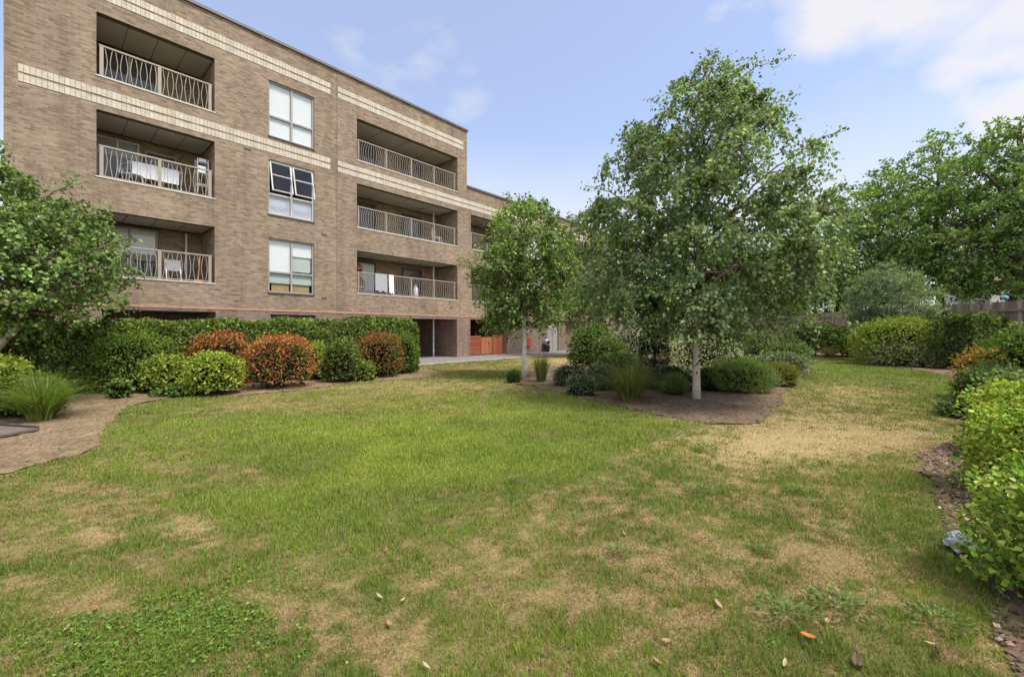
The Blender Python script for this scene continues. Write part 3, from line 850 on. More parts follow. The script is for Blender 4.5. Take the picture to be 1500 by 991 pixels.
t = bthing('garden_chair', 'white round backed garden chair on the middle left balcony', 'chair', 2.15, .75, 6.21, R(20))
mb = MB(); mb.tube([(.25 * math.cos(q), .25 * math.sin(q), .43) for q in np.linspace(0, 6.283, 16)], .025, 6); mb.quad([(.24 * math.cos(q), .24 * math.sin(q), .44) for q in np.linspace(0, 6.283, 16)[:-1]]); mb.build('seat', CLOTHG, t)
mb = MB(); mb.tube([(.3 * math.cos(q), .26 * math.sin(q) * .6 + .15, .45 + .42 * math.sin(q)) for q in np.linspace(0, 3.1416, 14)], .03, 6)
mb.tube([(.2 * math.cos(q), .2 * math.sin(q) * .6 + .15, .45 + .3 * math.sin(q)) for q in np.linspace(0, 3.1416, 12)], .02, 6); mb.build('backrest', CLOTHG, t)
for sx_, sy_ in ((1, 1), (1, -1), (-1, 1), (-1, -1)):
    mb = MB(); mb.tube([(sx_ * .17, sy_ * .17, .43), (sx_ * .23, sy_ * .23, 0)], .018, 6); mb.build('leg', GREYM, t)
t = bthing('clothes_airer', 'clothes airer with a wide white sheet on the middle left balcony', 'airer', 2.75, .95, 6.21)
mb = MB()
for s in (-1, 1):
    mb.tube([(s * .72, -.2, 0), (s * .72, .2, .9)], .015, 5); mb.tube([(s * .72, .2, 0), (s * .72, -.2, .9)], .015, 5)
for q in np.linspace(-.2, .2, 5): mb.tube([(-.72, q, .9), (.72, q, .9)], .008, 5)
mb.build('rack', WHITE, t)
s_ = bthing('white_sheet', 'white sheet drying over the airer behind the middle left railing', 'sheet', 2.75, .95, 6.21)
mb = MB()
for i in range(20):
    x0 = -.62 + i * .062; x1 = x0 + .062
    y0 = -.235 + .015 * math.sin(i * 1.3); y1 = -.235 + .015 * math.sin((i + 1) * 1.3)
    mb.quad([(x0, y0, .42), (x1, y1, .42), (x1, y1, .92), (x0, y0, .92)])
    mb.quad([(x0, y0, .92), (x1, y1, .92), (x1, .22, .925), (x0, .22, .925)])
mb.build('cloth', CLOTHW, s_)
t = bthing('wire_rack', 'tall white wire shelf at the right end of the middle left balcony', 'rack', 4.0, .55, 6.21)
mb = MB()
for sx_ in (-.16, .16):
    for sy_ in (-.16, .16): mb.tube([(sx_, sy_, 0), (sx_, sy_, 1.45)], .012, 5)
mb.build('upright', WHITE, t)
for zz in (.15, .55, .95, 1.35):
    mb = MB()
    for q in np.linspace(-.16, .16, 6): mb.tube([(-.16, q, zz), (.16, q, zz)], .006, 4); mb.tube([(q, -.16, zz), (q, .16, zz)], .006, 4)
    mb.build('shelf', WHITE, t)
mb = MB(); mb.box((-.13, -.12, .96), (.10, .1, 1.2)); mb.box((-.1, -.1, 1.36), (.12, .1, 1.47)); o = mb.build('basket', CLOTHW, t, bevel=.02)
t = bthing('garden_broom', 'orange handled broom leaning on the lowest left balcony', 'broom', 3.85, .35, 3.18)
mb = MB(); mb.tube([(0, 0, .12), (.08, .12, .98)], .016, 6); mb.build('handle', ORANGEP, t)
mb = MB(); mb.box((-.12, -.03, 0), (.12, .03, .13)); mb.build('brush', ORANGEP, t, bevel=.01)
t = bthing('garden_chair', 'folded white chair low behind the lowest left railing', 'chair', 3.2, .5, 3.18)
mb = MB(); mb.bar((-.2, 0, 0), (-.2, .25, .8), .03); mb.bar((.2, 0, 0), (.2, .25, .8), .03); mb.build('frame', WHITE, t)
mb = MB(); mb.box((-.2, .12, .4), (.2, .15, .78)); mb.build('backrest', GREYM, t)

t = bthing('hanging_basket', 'hanging flower basket at the left corner of the lowest right balcony', 'flower basket', 9.98, .5, 4.35)
mb = MB()
for q in range(3): mb.tube([(.14 * math.cos(q * 2.1), .14 * math.sin(q * 2.1), .02), (0, 0, .42), (0, 0, .78)], .006, 4)
mb.build('chain', BLACKM, t)
mb = MB(); mb.tube([(0, 0, -.2), (0, 0, -.16), (0, 0, -.1), (0, 0, 0)], [.03, .1, .16, .19], 12); mb.build('pot', BLACKM, t, True)
rg = np.random.default_rng(5); n = 500
d = nrm(rg.normal(0, 1, (n, 3)) * (1, 1, .8)); pos = d * rg.uniform(.12, .24, (n, 1)) + (0, 0, .05)
leaves('flowers', pos, d + rg.normal(0, .5, (n, 3)), rg.normal(0, 1, (n, 3)), .06, palette(rg, n, [(.55, .12, .10), (.6, .28, .22), (.06, .12, .03)], [3, 2, 3]), T_OVAL, leafmat('petal', .25), t)
def drape(name, label, u, wdt, z0, z1, mat, cat, seed):
    t = bthing(name, label, cat, u, .1, 0)
    mb = MB(); rg = random.Random(seed); ph = rg.random() * 6
    m = 12
    for i in range(m):
        def yy(k): return -.065 + .02 * math.sin(k * 1.5 + ph) 
        x0 = -wdt / 2 + wdt * i / m; x1 = x0 + wdt / m
        mb.quad([(x0, yy(i) - .01, z0 + .04 * math.sin(i)), (x1, yy(i + 1) - .01, z0 + .04 * math.sin(i + 1)), (x1, -.035, z1), (x0, -.035, z1)])
        mb.quad([(x0, -.035, z1), (x1, -.035, z1), (x1, .055, z1 + .004), (x0, .055, z1 + .004)])
        mb.quad([(x0, .055, z1 + .004), (x1, .055, z1 + .004), (x1, .07, z0 + .3), (x0, .07, z0 + .3)])
    mb.build('cloth', mat, t, True)
drape('towel', 'grey towel hung over the railing of the lowest right balcony', 10.95, .62, 3.36, 4.20, CLOTHG, 'towel', 1)
drape('towel', 'white towel hung beside the grey towel on the lowest right balcony', 11.5, .26, 3.30, 4.20, CLOTHW, 'towel', 2)
t = bthing('garden_chair', 'wicker chair at the left end of the lowest right balcony', 'chair', 10.2, .8, 3.18, R(-20))
WICK = plain('wicker', (0.33, 0.22, 0.13), 0.8, var=0.3, scale=30)
mb = MB(); mb.box((-.28, -.26, .32), (.28, .28, .42)); mb.build('seat', WICK, t, bevel=.03)
mb = MB(); mb.tube([(.3 * math.cos(q), .26, .42 + .5 * math.sin(q)) for q in np.linspace(0, 3.1416, 12)], .04, 6); mb.box((-.25, .24, .42), (.25, .28, .8)); mb.build('backrest', WICK, t)
for sx_, sy_ in ((1, 1), (1, -1), (-1, 1), (-1, -1)):
    mb = MB(); mb.tube([(sx_ * .22, sy_ * .22, .34), (sx_ * .24, sy_ * .24, 0)], .025, 6); mb.build('leg', WICK, t)
t = bthing('bottle_stack', 'white plastic canister standing behind the lowest right railing', 'canister', 13.15, .4, 3.18)
mb = MB(); mb.tube([(0, 0, 0), (0, 0, .02), (0, 0, .5), (0, 0, .6), (0, 0, .62)], [.1, .13, .13, .06, .05], 12); mb.build('body', CLOTHW, t, True)
mb = MB(); mb.tube([(0, 0, .62), (0, 0, .7)], .05, 10); mb.build('cap', GREYM, t)
t.name = 'plastic_canister'
t = bthing('garden_chair', 'small pale slatted chair at the right end of the middle right balcony', 'chair', 14.7, .6, 6.17, R(30))
mb = MB()
for q in range(5): mb.box((-.2, -.2 + q * .085, .42), (.2, -.14 + q * .085, .445))
mb.build('seat', WHITE, t)
mb = MB()
for q in range(4): mb.box((-.2, .2, .5 + q * .1), (.2, .225, .57 + q * .1))
mb.build('backrest', WHITE, t)
for sx_, sy_ in ((1, 1), (1, -1), (-1, 1), (-1, -1)):
    mb = MB(); mb.box((sx_ * .19 - .015, sy_ * .2 - .015, 0), (sx_ * .19 + .015, sy_ * .2 + .015, .42 if sy_ < 0 else .88)); mb.build('leg', WHITE, t)

# red timber gate screen in the passage
t = bthing('timber_gate', 'red stained timber gate and slatted screen closing the building passage', 'gate', 16.62, .32, .03)
mb = MB()
for k in range(9):
    g_ = random.uniform(.85, 1.1)
    mb.box((.02, 0, .06 + k * .125), (1.12, .022, .155 + k * .125), c=(g_, g_, g_))
mb.box((0, .023, 0), (.07, .09, 1.2)); mb.box((1.08, .023, 0), (1.15, .09, 1.2)); mb.build('slatted_screen', GATEW, t)
mb = MB()
for k in range(8):
    g_ = random.uniform(.95, 1.25)
    mb.box((1.18 + k * .115, .0, .06), (1.285 + k * .115, .022, 1.08), c=(g_ * 1.1, g_ * 1.3, g_ * 1.4))
mb.box((1.18, .023, .2), (2.09, .05, .3)); mb.box((1.18, .023, .85), (2.09, .05, .95)); mb.build('gate_leaf', GATEW, t)
mb = MB()
for k in range(8):
    g_ = random.uniform(.85, 1.05)
    mb.box((2.14 + k * .118, 0, .03), (2.25 + k * .118, .022, 1.2), c=(g_, g_, g_))
mb.box((2.12, .023, .2), (3.08, .05, .3)); mb.build('board_panel', GATEW, t)

# slim black litter bin by the service doors
t = bthing('litter_bin', 'dark litter bin with a grey hood beside the grey service doors', 'bin', 23.45, -.3, .03)
mb = MB(); mb.tube([(0, 0, 0), (0, 0, .04), (0, 0, .42), (0, 0, .47)], [.15, .19, .23, .23], 14); mb.build('body', BLACKM, t, True)
mb = MB(); mb.tube([(0, .03, .47), (0, .03, .82), (0, .03, .9)], [.17, .17, .08], 12); mb.build('hood', GREYM, t, True)
mb = MB(); mb.box((-.12, -.16, .56), (.12, -.135, .78)); mb.build('flap', BLACKM, t)

# ------------------------------------------------------------------ trees
def bez(p0, p1, p2, n):
    t = np.linspace(0, 1, n)[:, None]
    return (1 - t) ** 2 * p0 + 2 * t * (1 - t) * p1 + t * t * p2

def tree(name, label, cat, base, env, trunk, seed, nprim, nclus, twigs, perleaf, leafsize, cols, wts, tmpl, lmat, bark,
         spurs=(), twiglen=0.45, droop=0.5, trunk_r=0.1, group=None, inner=0.42, tipdown=0.6, lump=0.12, jit=0.22, primr=0.35, flat=1.0, zdroop=0.15, cjs=.12):
    """env: list of (z, cx, cy, r) crown outline relative to the base; trunk: list of (x, y, z) relative"""
    rng = np.random.default_rng(seed)
    t = thing(name, label, cat, tuple(base), 0, group)
    env = np.array(env, float)
    zc = env[:, 0]
    def cen(z): return np.stack([np.interp(z, zc, env[:, 1]), np.interp(z, zc, env[:, 2])], -1)
    def rad(z): return np.interp(z, zc, env[:, 3])
    tr = np.array(trunk, float)
    # smooth trunk
    ts = np.linspace(0, 1, 14); s = np.linspace(0, 1, len(tr))
    tp = np.stack([np.interp(ts, s, tr[:, i]) for i in range(3)], -1)
    tp[1:-1] += rng.normal(0, trunk_r * .12, (12, 3)) * (1, 1, 0)
    H = tp[-1, 2]
    rr = trunk_r * (1 - .82 * ts ** 1.1); rr[0] *= 1.15
    mb = MB(); mb.tube(tp, list(rr), 10); mb.build('trunk', bark, t, True)
    z0, z1 = zc[0], zc[-1]
    mb = MB(); nodes = [tp[4:]]
    bends = []
    for i in range(nprim):
        zt = z0 + (z1 - z0) * (.12 + .88 * ((i + .5) / nprim) ** .85)
        az = i * 2.39996 + rng.normal(0, .2)
        r = rad(zt) * rng.uniform(.62, .95)
        e = np.array([*(cen(zt) + r * np.array([math.cos(az), math.sin(az)])), zt])
        zs = max(tr[-1, 2] * .35 if z0 > .5 else z0, zt - r * rng.uniform(.55, 1.0)); zs = min(zs, H * .97)
        k = np.argmin(abs(tp[:, 2] - zs)); st = tp[k]
        ctl = st * .45 + e * .55; ctl[2] = max(st[2], e[2]) + .12 * r
        bends.append((st, ctl, e, rr[k]))
    for e in spurs:
        e = np.array(e, float)
        k = np.argmin(abs(tp[:, 2] - max(tr[-1, 2] * .42, e[2] - .8 * np.hypot(*(e[:2] - cen(e[2]))))))
        st = tp[min(k, len(tp) - 2)]
        ctl = st * .45 + e * .55; ctl[2] = max(st[2], e[2]) - .1
        bends.append((st, ctl, e, rr[k]))
    for (st, ctl, e, r_) in bends:
        p = bez(st, ctl, e, 9); p[1:-1] += rng.normal(0, .03, (7, 3))
        nodes.append(p[2:])
        r0 = min(r_ * .7, trunk_r * primr)
        mb.tube(p, list(np.linspace(r0, r0 * .15, 9)), 5, cap=False)
    ND = np.concatenate(nodes)
    # cluster ends through the crown volume
    zz = rng.uniform(z0, z1, nclus * 6); keep = rng.uniform(0, 1, len(zz)) < (rad(zz) / env[:, 3].max()) ** 1.2
    zz = zz[keep][:nclus]; n = len(zz)
    az = rng.uniform(0, 2 * math.pi, n); q = rng.uniform(0, 1, n) ** inner
    ln = 1 + lump * (fbm(np.cos(az) * 1.6 + zz * .9 + 30, np.sin(az) * 1.6 + zz * .5 + 30, seed, 3) - .5) * 4
    r = rad(zz) * q * ln
    E = np.concatenate([cen(zz) + np.stack([np.cos(az) * r, np.sin(az) * r], -1), zz[:, None]], 1)
    P = []; Dr = []; Br = []
    for e in E:
        dd = ((ND - e) ** 2 * (1, 1, 1.0)).sum(1) + np.where(ND[:, 2] > e[2] + .2, .6, 0)
        st = ND[np.argmin(dd)]
        L = np.linalg.norm(e - st) + 1e-3
        ctl = (st + e) / 2; ctl[2] += .14 * L
        b = bez(st, ctl, e, 5)
        mb.tube(b, list(np.linspace(.012, .004, 5) * (trunk_r / .1) ** .7), 3, cap=False)
        Br.append(b); Dr.append((e - st) / L)
    Br = np.array(Br); Dr = np.array(Dr)
    mb.build('branches', TWIG if bark in (BIRCH, BIRCHW) else bark, t, True)
    # spurs carry leaves along their length
    n = len(Br)
    ti = rng.uniform(.35, 1.0, (n, twigs)); i0 = np.clip((ti * 4).astype(int), 0, 3); f = ti * 4 - i0
    S = Br[np.arange(n)[:, None], i0] * (1 - f[..., None]) + Br[np.arange(n)[:, None], i0 + 1] * f[..., None]
    td = nrm(Dr[:, None, :] * .7 + rng.normal(0, .65, (n, twigs, 3)) * (1, 1, flat) + (0, 0, .1))
    tl = twiglen * rng.uniform(.5, 1.3, (n, twigs))
    cj = np.exp(rng.normal(0, cjs, (n, 1, 1)))
    u = rng.uniform(.05, 1, (n, twigs, perleaf))
    pos = S[:, :, None, :] + td[:, :, None, :] * (u * tl[..., None])[..., None]
    pos[..., 2] -= droop * twiglen * u ** 2 * tl[..., None] / twiglen
    pos = pos + rng.normal(0, leafsize * .4, pos.shape)
    out = np.broadcast_to(td[:, :, None, :], pos.shape).reshape(-1, 3)
    pos = pos.reshape(-1, 3)
    cjit = np.broadcast_to(cj, (n, twigs, perleaf)).reshape(-1, 1)
    if len(spurs):
        sp = []
        for (st, ctl, e, r_) in bends[-len(spurs):]:
            m = 70
            b = bez(st, ctl, e, 40); k = (rng.uniform(.5, 1, m) * 39.99).astype(int)
            wdt = (1.08 - k / 40)[:, None] * .55
            sp.append(b[k] + rng.normal(0, 1, (m, 3)) * (wdt * .45 + .035))
        sp = np.concatenate(sp); pos = np.concatenate([pos, sp]); out = np.concatenate([out, rng.normal(0, 1, sp.shape)]); cjit = np.concatenate([cjit, np.ones((len(sp), 1))])
    m = len(pos)
    ok = pos[:, 2] > 0.35
    tip = nrm(out * .5 + rng.normal(0, .6, (m, 3)) + (0, 0, -tipdown))
    cdir = pos - np.concatenate([cen(pos[:, 2]), pos[:, 2:3] - .5], 1)
    nor = nrm(nrm(cdir) * .5 + rng.normal(0, .55, (m, 3)) + (0, 0, .55))
    col = palette(rng, m, cols, wts, jit) * cjit
    leaves('crown', pos[ok], tip[ok], nor[ok], leafsize * rng.uniform(.65, 1.2, ok.sum()), col[ok], tmpl, lmat, t)
    return t

LEAF = leafmat('leaf', 0.40, 0.55, 0.28)
LEAFM = leafmat('leaf_matt', 0.38, 0.65, 0.2)
BC = [(0.17, 0.24, 0.096), (0.225, 0.305, 0.125), (0.30, 0.38, 0.165), (0.12, 0.168, 0.07)]
bw_ = [4, 3, 1.4, 2]
# main birch
bx, by = G(1020, 585); k = by / F
def rel(px, py, dy=0.0):
    return ((px - 750) / F * (by + dy) - bx, dy, CAMH + (HY - py) * (by + dy) / F)
def envrow(py, xl, xr, shr=.90):
    return (CAMH + (HY - py) * k, ((xl + xr) / 2 - 1043) * k, 0.0, max(.07, (xr - xl) / 2 * k - .23))
tree('birch_tree', 'tall birch with a broad leafy crown standing in the middle soil bed', 'tree', (bx, by, 0),
     [envrow(485, 935, 1130), envrow(460, 880, 1190), envrow(420, 868, 1225), envrow(370, 868, 1228), envrow(310, 872, 1218), envrow(265, 885, 1205), envrow(215, 915, 1175), envrow(165, 960, 1150), envrow(120, 1005, 1125), envrow(92, 1030, 1100)],
     [(0, 0, 0), (.01, 0, 1.0), (.0, .0, 2.0), (.06, .03, 4.2), (.25, .03, 7.2)], 7, 52, 520, 8, 17, .074, BC, bw_, T_OVAL, LEAF, BIRCH,
     spurs=[rel(1045, 78), rel(1107, 88), rel(1150, 84), rel(1166, 140, -.3), rel(1243, 190, -.4), rel(1222, 255, -.5), rel(906, 203, -.3), rel(856, 272, -.4), rel(955, 145), rel(1228, 300, .3), rel(1238, 390, -.3), rel(985, 128, .4)],
     trunk_r=.088, twiglen=.5, droop=.9, flat=.55, cjs=.2)
# second birch
b2x, b2y = G(768, 552); k2 = b2y / F
def env2(py, xl, xr, shr=.92): return (CAMH + (HY - py) * k2, ((xl + xr) / 2 - 768) * k2, 0.0, max(.07, (xr - xl) / 2 * k2 - .12))
def rel2(px, py, dy=0.0): return ((px - 750) / F * (b2y + dy) - b2x, dy, CAMH + (HY - py) * (b2y + dy) / F)
tree('birch_tree', 'slim white stemmed birch in front of the red timber gate', 'tree', (b2x, b2y, 0),
     [env2(482, 715, 822), env2(455, 695, 838), env2(420, 688, 848), env2(385, 684, 852), env2(350, 692, 848), env2(325, 705, 838), env2(305, 728, 815), env2(292, 748, 795)],
     [(0, 0, 0), (.02, 0, 1.4), (-.03, 0, 2.8), (.0, 0, 5.2)], 17, 32, 300, 8, 13, .08, [(0.171, 0.252, 0.064), (0.231, 0.332, 0.091), (0.302, 0.413, 0.11), (0.101, 0.158, 0.048)], bw_, T_OVAL, LEAF, BIRCHW,
     spurs=[rel2(742, 286), rel2(768, 288), rel2(672, 378, -.3), rel2(668, 385, .2), rel2(700, 485, -.4), rel2(712, 335)], trunk_r=.09, twiglen=.48, droop=.8, flat=.55, cjs=.2)
# third birch
b3x, b3y = (850 - 750) / F * 24.5, 24.5; k3 = b3y / F
def env3(py, xl, xr, shr=.92): return (CAMH + (HY - py) * k3, ((xl + xr) / 2 - 850) * k3, 0.0, max(.1, (xr - xl) / 2 * k3 - .4))
tree('birch_tree', 'farther birch half hidden behind the tall birch crown', 'tree', (b3x, b3y, 0),
     [env3(480, 815, 895), env3(460, 790, 925), env3(410, 782, 935), env3(365, 790, 930), env3(335, 805, 915), env3(312, 825, 890)],
     [(0, 0, 0), (.02, 0, 1.4), (.0, 0, 2.8), (.2, 0, 7.2)], 23, 30, 320, 5, 10, .13, [(0.16, 0.232, 0.058), (0.192, 0.28, 0.077), (0.256, 0.344, 0.093), (0.096, 0.144, 0.042)], bw_, T_OVAL, LEAF, BIRCH, trunk_r=.17, twiglen=.6, droop=.5)
# left birch, leaning in from the left edge
lx, ly = -11.4, 8.6; kl = ly / F
def rell(px, py, dy=0.0): return ((px - 750) / F * (ly + dy) - lx, dy, CAMH + (HY - py) * (ly + dy) / F)
def envl(py, xl, xr, shr=.95): return (CAMH + (HY - py) * kl, ((xl + xr) / 2 - 750) / F * ly - lx, 0.0, max(.1, (xr - xl) / 2 * kl - .3))
tree('birch_tree', 'leaning birch overhanging the clipped hedge at the left edge', 'tree', (lx, ly, 0),
     [envl(478, -60, 75), envl(455, -110, 140), envl(425, -130, 165), envl(390, -140, 178), envl(350, -140, 158), envl(310, -135, 138), envl(280, -110, 112), envl(250, -80, 60), envl(228, -60, 10)],
     [(0, 0, 0), rell(-20, 525), rell(36, 468), rell(20, 380), rell(-30, 250)], 31, 36, 350, 8, 13, .075, [(0.147, 0.225, 0.059), (0.205, 0.304, 0.082), (0.293, 0.4, 0.101), (0.087, 0.137, 0.043)], bw_, T_OVAL, LEAF, BIRCH,
     spurs=[rell(198, 348, -.3), rell(193, 392, -.2), rell(162, 308), rell(120, 262), rell(140, 470, -.4), rell(8, 215), rell(175, 440, -.3)], trunk_r=.085, twiglen=.44, droop=.75, primr=.5, flat=.55, cjs=.2)

# trees beyond the fence
def bgtree(px, Y, ytop, ybot, rpx, seed, label, cols, leafs, nclus, name='broadleaf_tree', tm=T_DIAM, tw=4, pl=13, tr=.3, shape=((0, .55), (.15, .9), (.4, 1.0), (.65, .86), (.85, .55), (1, .2)), inner=.5, tl=1.1, group='trees beyond the fence'):
    kk = Y / F; X = (px - 750) * kk
    zt = CAMH + (HY - ytop) * kk; zb_ = CAMH + (HY - ybot) * kk
    env = [(zb_ + (zt - zb_) * s, 0.0, 0.0, max(.3, rpx * kk * r_ - tl * .45)) for s, r_ in shape]
    return tree(name, label, 'tree', (X, Y, 0), env, [(0, 0, 0), (.1, 0, zt * .3), (-.2, 0, zt * .6), (0, 0, zt * .9)], seed, 30, nclus, tw, pl, leafs, cols, [4, 3, 1.5, 1.5], tm, LEAFM, BARK,
                twiglen=tl, droop=.25, trunk_r=tr, inner=inner, tipdown=.2, lump=.22, flat=.45, group=group)
C1 = [(0.16, 0.263, 0.068), (0.216, 0.346, 0.085), (0.3, 0.44, 0.112), (0.094, 0.16, 0.048)]
C2 = [(0.194, 0.304, 0.081), (0.245, 0.362, 0.092), (0.321, 0.439, 0.119), (0.119, 0.186, 0.054)]
C3 = [(0.186, 0.261, 0.126), (0.236, 0.321, 0.16), (0.304, 0.389, 0.203), (0.119, 0.169, 0.081)]
bgtree(1492, 27, 165, 440, 135, 51, 'largest spreading tree beyond the fence with its dark trunk at the right edge', C1, .2, 480, tr=.42, pl=16)
bgtree(1375, 31, 195, 440, 105, 52, 'tall airy tree beyond the fence left of the largest tree', C2, .2, 340, pl=15)
bgtree(1290, 35, 245, 450, 88, 53, 'mid height tree beyond the fence above the low grey green tree', C2, .22, 280, pl=15)
bgtree(1228, 40, 296, 470, 78, 54, 'lower pale tree beyond the fence beside the tall birch crown', C3, .24, 260, pl=16)
bgtree(1130, 44, 350, 470, 80, 55, 'rounded tree behind the tall birch above the back fence', C1, .28, 240, pl=16)
bgtree(985, 50, 380, 490, 90, 56, 'far tree behind the middle shrubs past the end of the building', C1, .30, 240, pl=16)
bgtree(1302, 21.0, 388, 490, 62, 58, 'low grey green tree overhanging the fence behind the yellow mound', C3, .11, 340, name='small_tree', tm=T_LANCE, tw=5, pl=16, tr=.09, tl=.55,
       shape=((0, .8), (.25, 1.0), (.55, .95), (.8, .7), (1, .25)), inner=.45, group='')

# ------------------------------------------------------------------ shrubs
SCL = .93
def shrub_at(cx, base, wpx, top, depth=0.9):
    Yb = CAMH * F / (base - HY); rx = wpx / 2 * Yb / F
    for _ in range(6):
        Yc = Yb + rx * depth * .85; rx = wpx / 2 * Yc / F
    return ((cx - 750) / F * Yc, Yc), rx * SCL, rx * depth * SCL, (CAMH + (HY - top) * Yc / F) * (.96 if SCL < 1 else 1.0)

def shell(rng, n, rx, ry, h, seed, lump=.16, lf=2.2, expo=2.4, depth=.14, full=False, spray=.075):
    """points on a lumpy rounded shrub standing on z=0; returns pos, outward normal, depth 0..1"""
    d = nrm(rng.normal(0, 1, (n, 3))); 
    if not full: d[:, 2] = np.where(d[:, 2] < -.55, -d[:, 2], d[:, 2])
    q = (np.abs(d) ** expo).sum(1) ** (-1 / expo)
    L = 1 + lump * dnoise(d, lf, seed) + lump * .6 * dnoise(d, lf * 2.7, seed + 5)
    dp = np.abs(rng.normal(0, 1, n)) * depth
    spr = rng.uniform(0, 1, n) < .14
    dp = np.where(spr, -np.minimum(np.abs(rng.normal(0, spray, n)), spray * 2), dp)
    r = q * L * (1 - dp)
    hz_ = h * .56
    pos = np.stack([d[:, 0] * rx * r, d[:, 1] * ry * r, h - hz_ + d[:, 2] * hz_ * r], 1)
    nn = nrm(d / np.array([rx, ry, hz_]) * min(rx, ry, hz_))
    return pos, nn, np.maximum(dp, 0) / depth

def shrub(name, label, spec, n, leafsize, cols, wts, tmpl=T_OVAL, mat=None, seed=1, group=None, lump=.21, up=.25, tipout=.5, cat='shrub', newgrowth=None, expo=2.4, depth=.14, stems=True, jit=.22, lf=2.2, parts=True, spray=.075):
    (X, Y), rx, ry, h = spec
    rng = np.random.default_rng(seed)
    t = thing(name, label, cat, (X, Y, 0), 0, group)
    pos, nn, dp = shell(rng, n, rx, ry, h, seed, lump, lf, expo, depth, False, spray)
    ok = pos[:, 2] > .02; pos, nn, dp = pos[ok], nn[ok], dp[ok]; m = len(pos)
    col = palette(rng, m, cols, wts, jit)
    if newgrowth is not None:
        c2, thr = newgrowth
        cl = fbm(pos[:, 0] * 5 + pos[:, 2] * 3 + 20, pos[:, 1] * 5 - pos[:, 2] * 4 + 20, seed, 2)
        is_new = (dp + (cl - .5) * 2.2 + rng.normal(0, .25, m) - .35 * nn[:, 2]) < thr
        col[is_new] = palette(rng, is_new.sum(), c2, [1] * len(c2), .25)
    tip = nrm(nn * tipout + rng.normal(0, .6, (m, 3)) + (0, 0, up))
    nor = nrm(nn * .7 + rng.normal(0, .5, (m, 3)) + (0, 0, .3))
    leaves('foliage', pos, tip, nor, leafsize * rng.uniform(.6, 1.25, m), col, tmpl, mat or LEAFM, t)
    mb = MB()
    for i in range(9):
        a_ = i * 2.4; e = (math.cos(a_) * rx * .55, math.sin(a_) * ry * .55, h * .7)
        mb.tube([(e[0] * .15, e[1] * .15, -.02), (e[0] * .5, e[1] * .5, h * .35), e], [.018, .013, .006], 5, cap=False)
    # dense twigs inside the shrub
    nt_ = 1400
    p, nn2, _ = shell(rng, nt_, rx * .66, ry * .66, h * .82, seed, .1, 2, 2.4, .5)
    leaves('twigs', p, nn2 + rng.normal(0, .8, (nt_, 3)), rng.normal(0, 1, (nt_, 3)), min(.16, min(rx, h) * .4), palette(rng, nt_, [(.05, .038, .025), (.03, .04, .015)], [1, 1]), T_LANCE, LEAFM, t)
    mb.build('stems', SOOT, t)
    return t

YG = [(0.27, 0.345, 0.045), (0.38, 0.44, 0.065), (0.16, 0.235, 0.035), (0.47, 0.49, 0.10)]
YGW = [4, 3, 2, 1]
GR = [(0.081, 0.15, 0.03), (0.125, 0.213, 0.044), (0.188, 0.275, 0.056), (0.05, 0.088, 0.022)]
RED = [(0.46, 0.145, 0.045), (0.36, 0.095, 0.038), (0.52, 0.24, 0.08)]
PHG = [(0.12, 0.165, 0.035), (0.18, 0.22, 0.05), (0.08, 0.11, 0.028)]
# along the hedge
shrub('photinia_bush', 'dome of copper red photinia rising behind two yellow green shrubs', shrub_at(320, 570, 100, 486), 3800, .075, PHG, [1, 1, 1], T_LANCE, LEAF, 101, 'photinia bushes', newgrowth=(RED, 1.3))
shrub('photinia_bush', 'largest copper red photinia, widest of the bushes along the hedge', shrub_at(409, 573, 100, 490), 4600, .08, PHG, [1, 1, 1], T_LANCE, LEAF, 102, 'photinia bushes', newgrowth=(RED, .65), lump=.12)
shrub('photinia_bush', 'bronze photinia nearest the rounded end of the hedge', shrub_at(557, 555, 68, 486), 3800, .085, PHG, [1, 1, 1], T_LANCE, LEAF, 103, 'photinia bushes', newgrowth=([(0.30, 0.10, 0.03), (0.24, 0.10, 0.035), (0.34, 0.17, 0.05)], .62), lump=.1)
shrub('golden_shrub', 'yellow green shrub left of the roundest yellow dome, beside the feathery green bush', shrub_at(240, 577, 60, 520), 2600, .065, YG, YGW, T_OVAL, LEAFM, 104, 'yellow green shrubs along the hedge')
shrub('golden_shrub', 'round yellow green dome in front of the copper red photinia', shrub_at(314, 582, 76, 515), 3600, .062, YG, YGW, T_OVAL, LEAFM, 105, 'yellow green shrubs along the hedge', lump=.12)
shrub('golden_shrub', 'small yellow topped shrub right of the largest photinia', shrub_at(459, 558, 44, 501), 2000, .07, YG, YGW, T_OVAL, LEAFM, 106, 'yellow green shrubs along the hedge')
shrub('golden_shrub', 'low yellow green shrub at the foot of the bronze photinia', shrub_at(528, 559, 42, 528), 1300, .07, [(0.18, 0.25, 0.035), (0.27, 0.33, 0.05), (0.11, 0.17, 0.03)], [3, 3, 1], T_OVAL, LEAFM, 107, 'yellow green shrubs along the hedge')
shrub('green_shrub', 'leafy mid green shrub with a pale top between the yellow shrub and bronze photinia', shrub_at(500, 562, 58, 497), 3000, .075, [(0.10, 0.16, 0.035), (0.16, 0.22, 0.05), (0.24, 0.30, 0.06), (.06, .1, .025)], [3, 3, 1.5, 2], T_LANCE, LEAFM, 108, lump=.18)
shrub('green_shrub', 'tall feathery green bush growing against the clipped hedge', shrub_at(193, 579, 104, 484), 7000, .065, [(0.13, 0.22, 0.03), (0.18, 0.28, 0.04), (0.23, 0.33, 0.05)], [3, 3, 1], T_LANCE, LEAFM, 109, lump=.2, up=.3, expo=3.2)
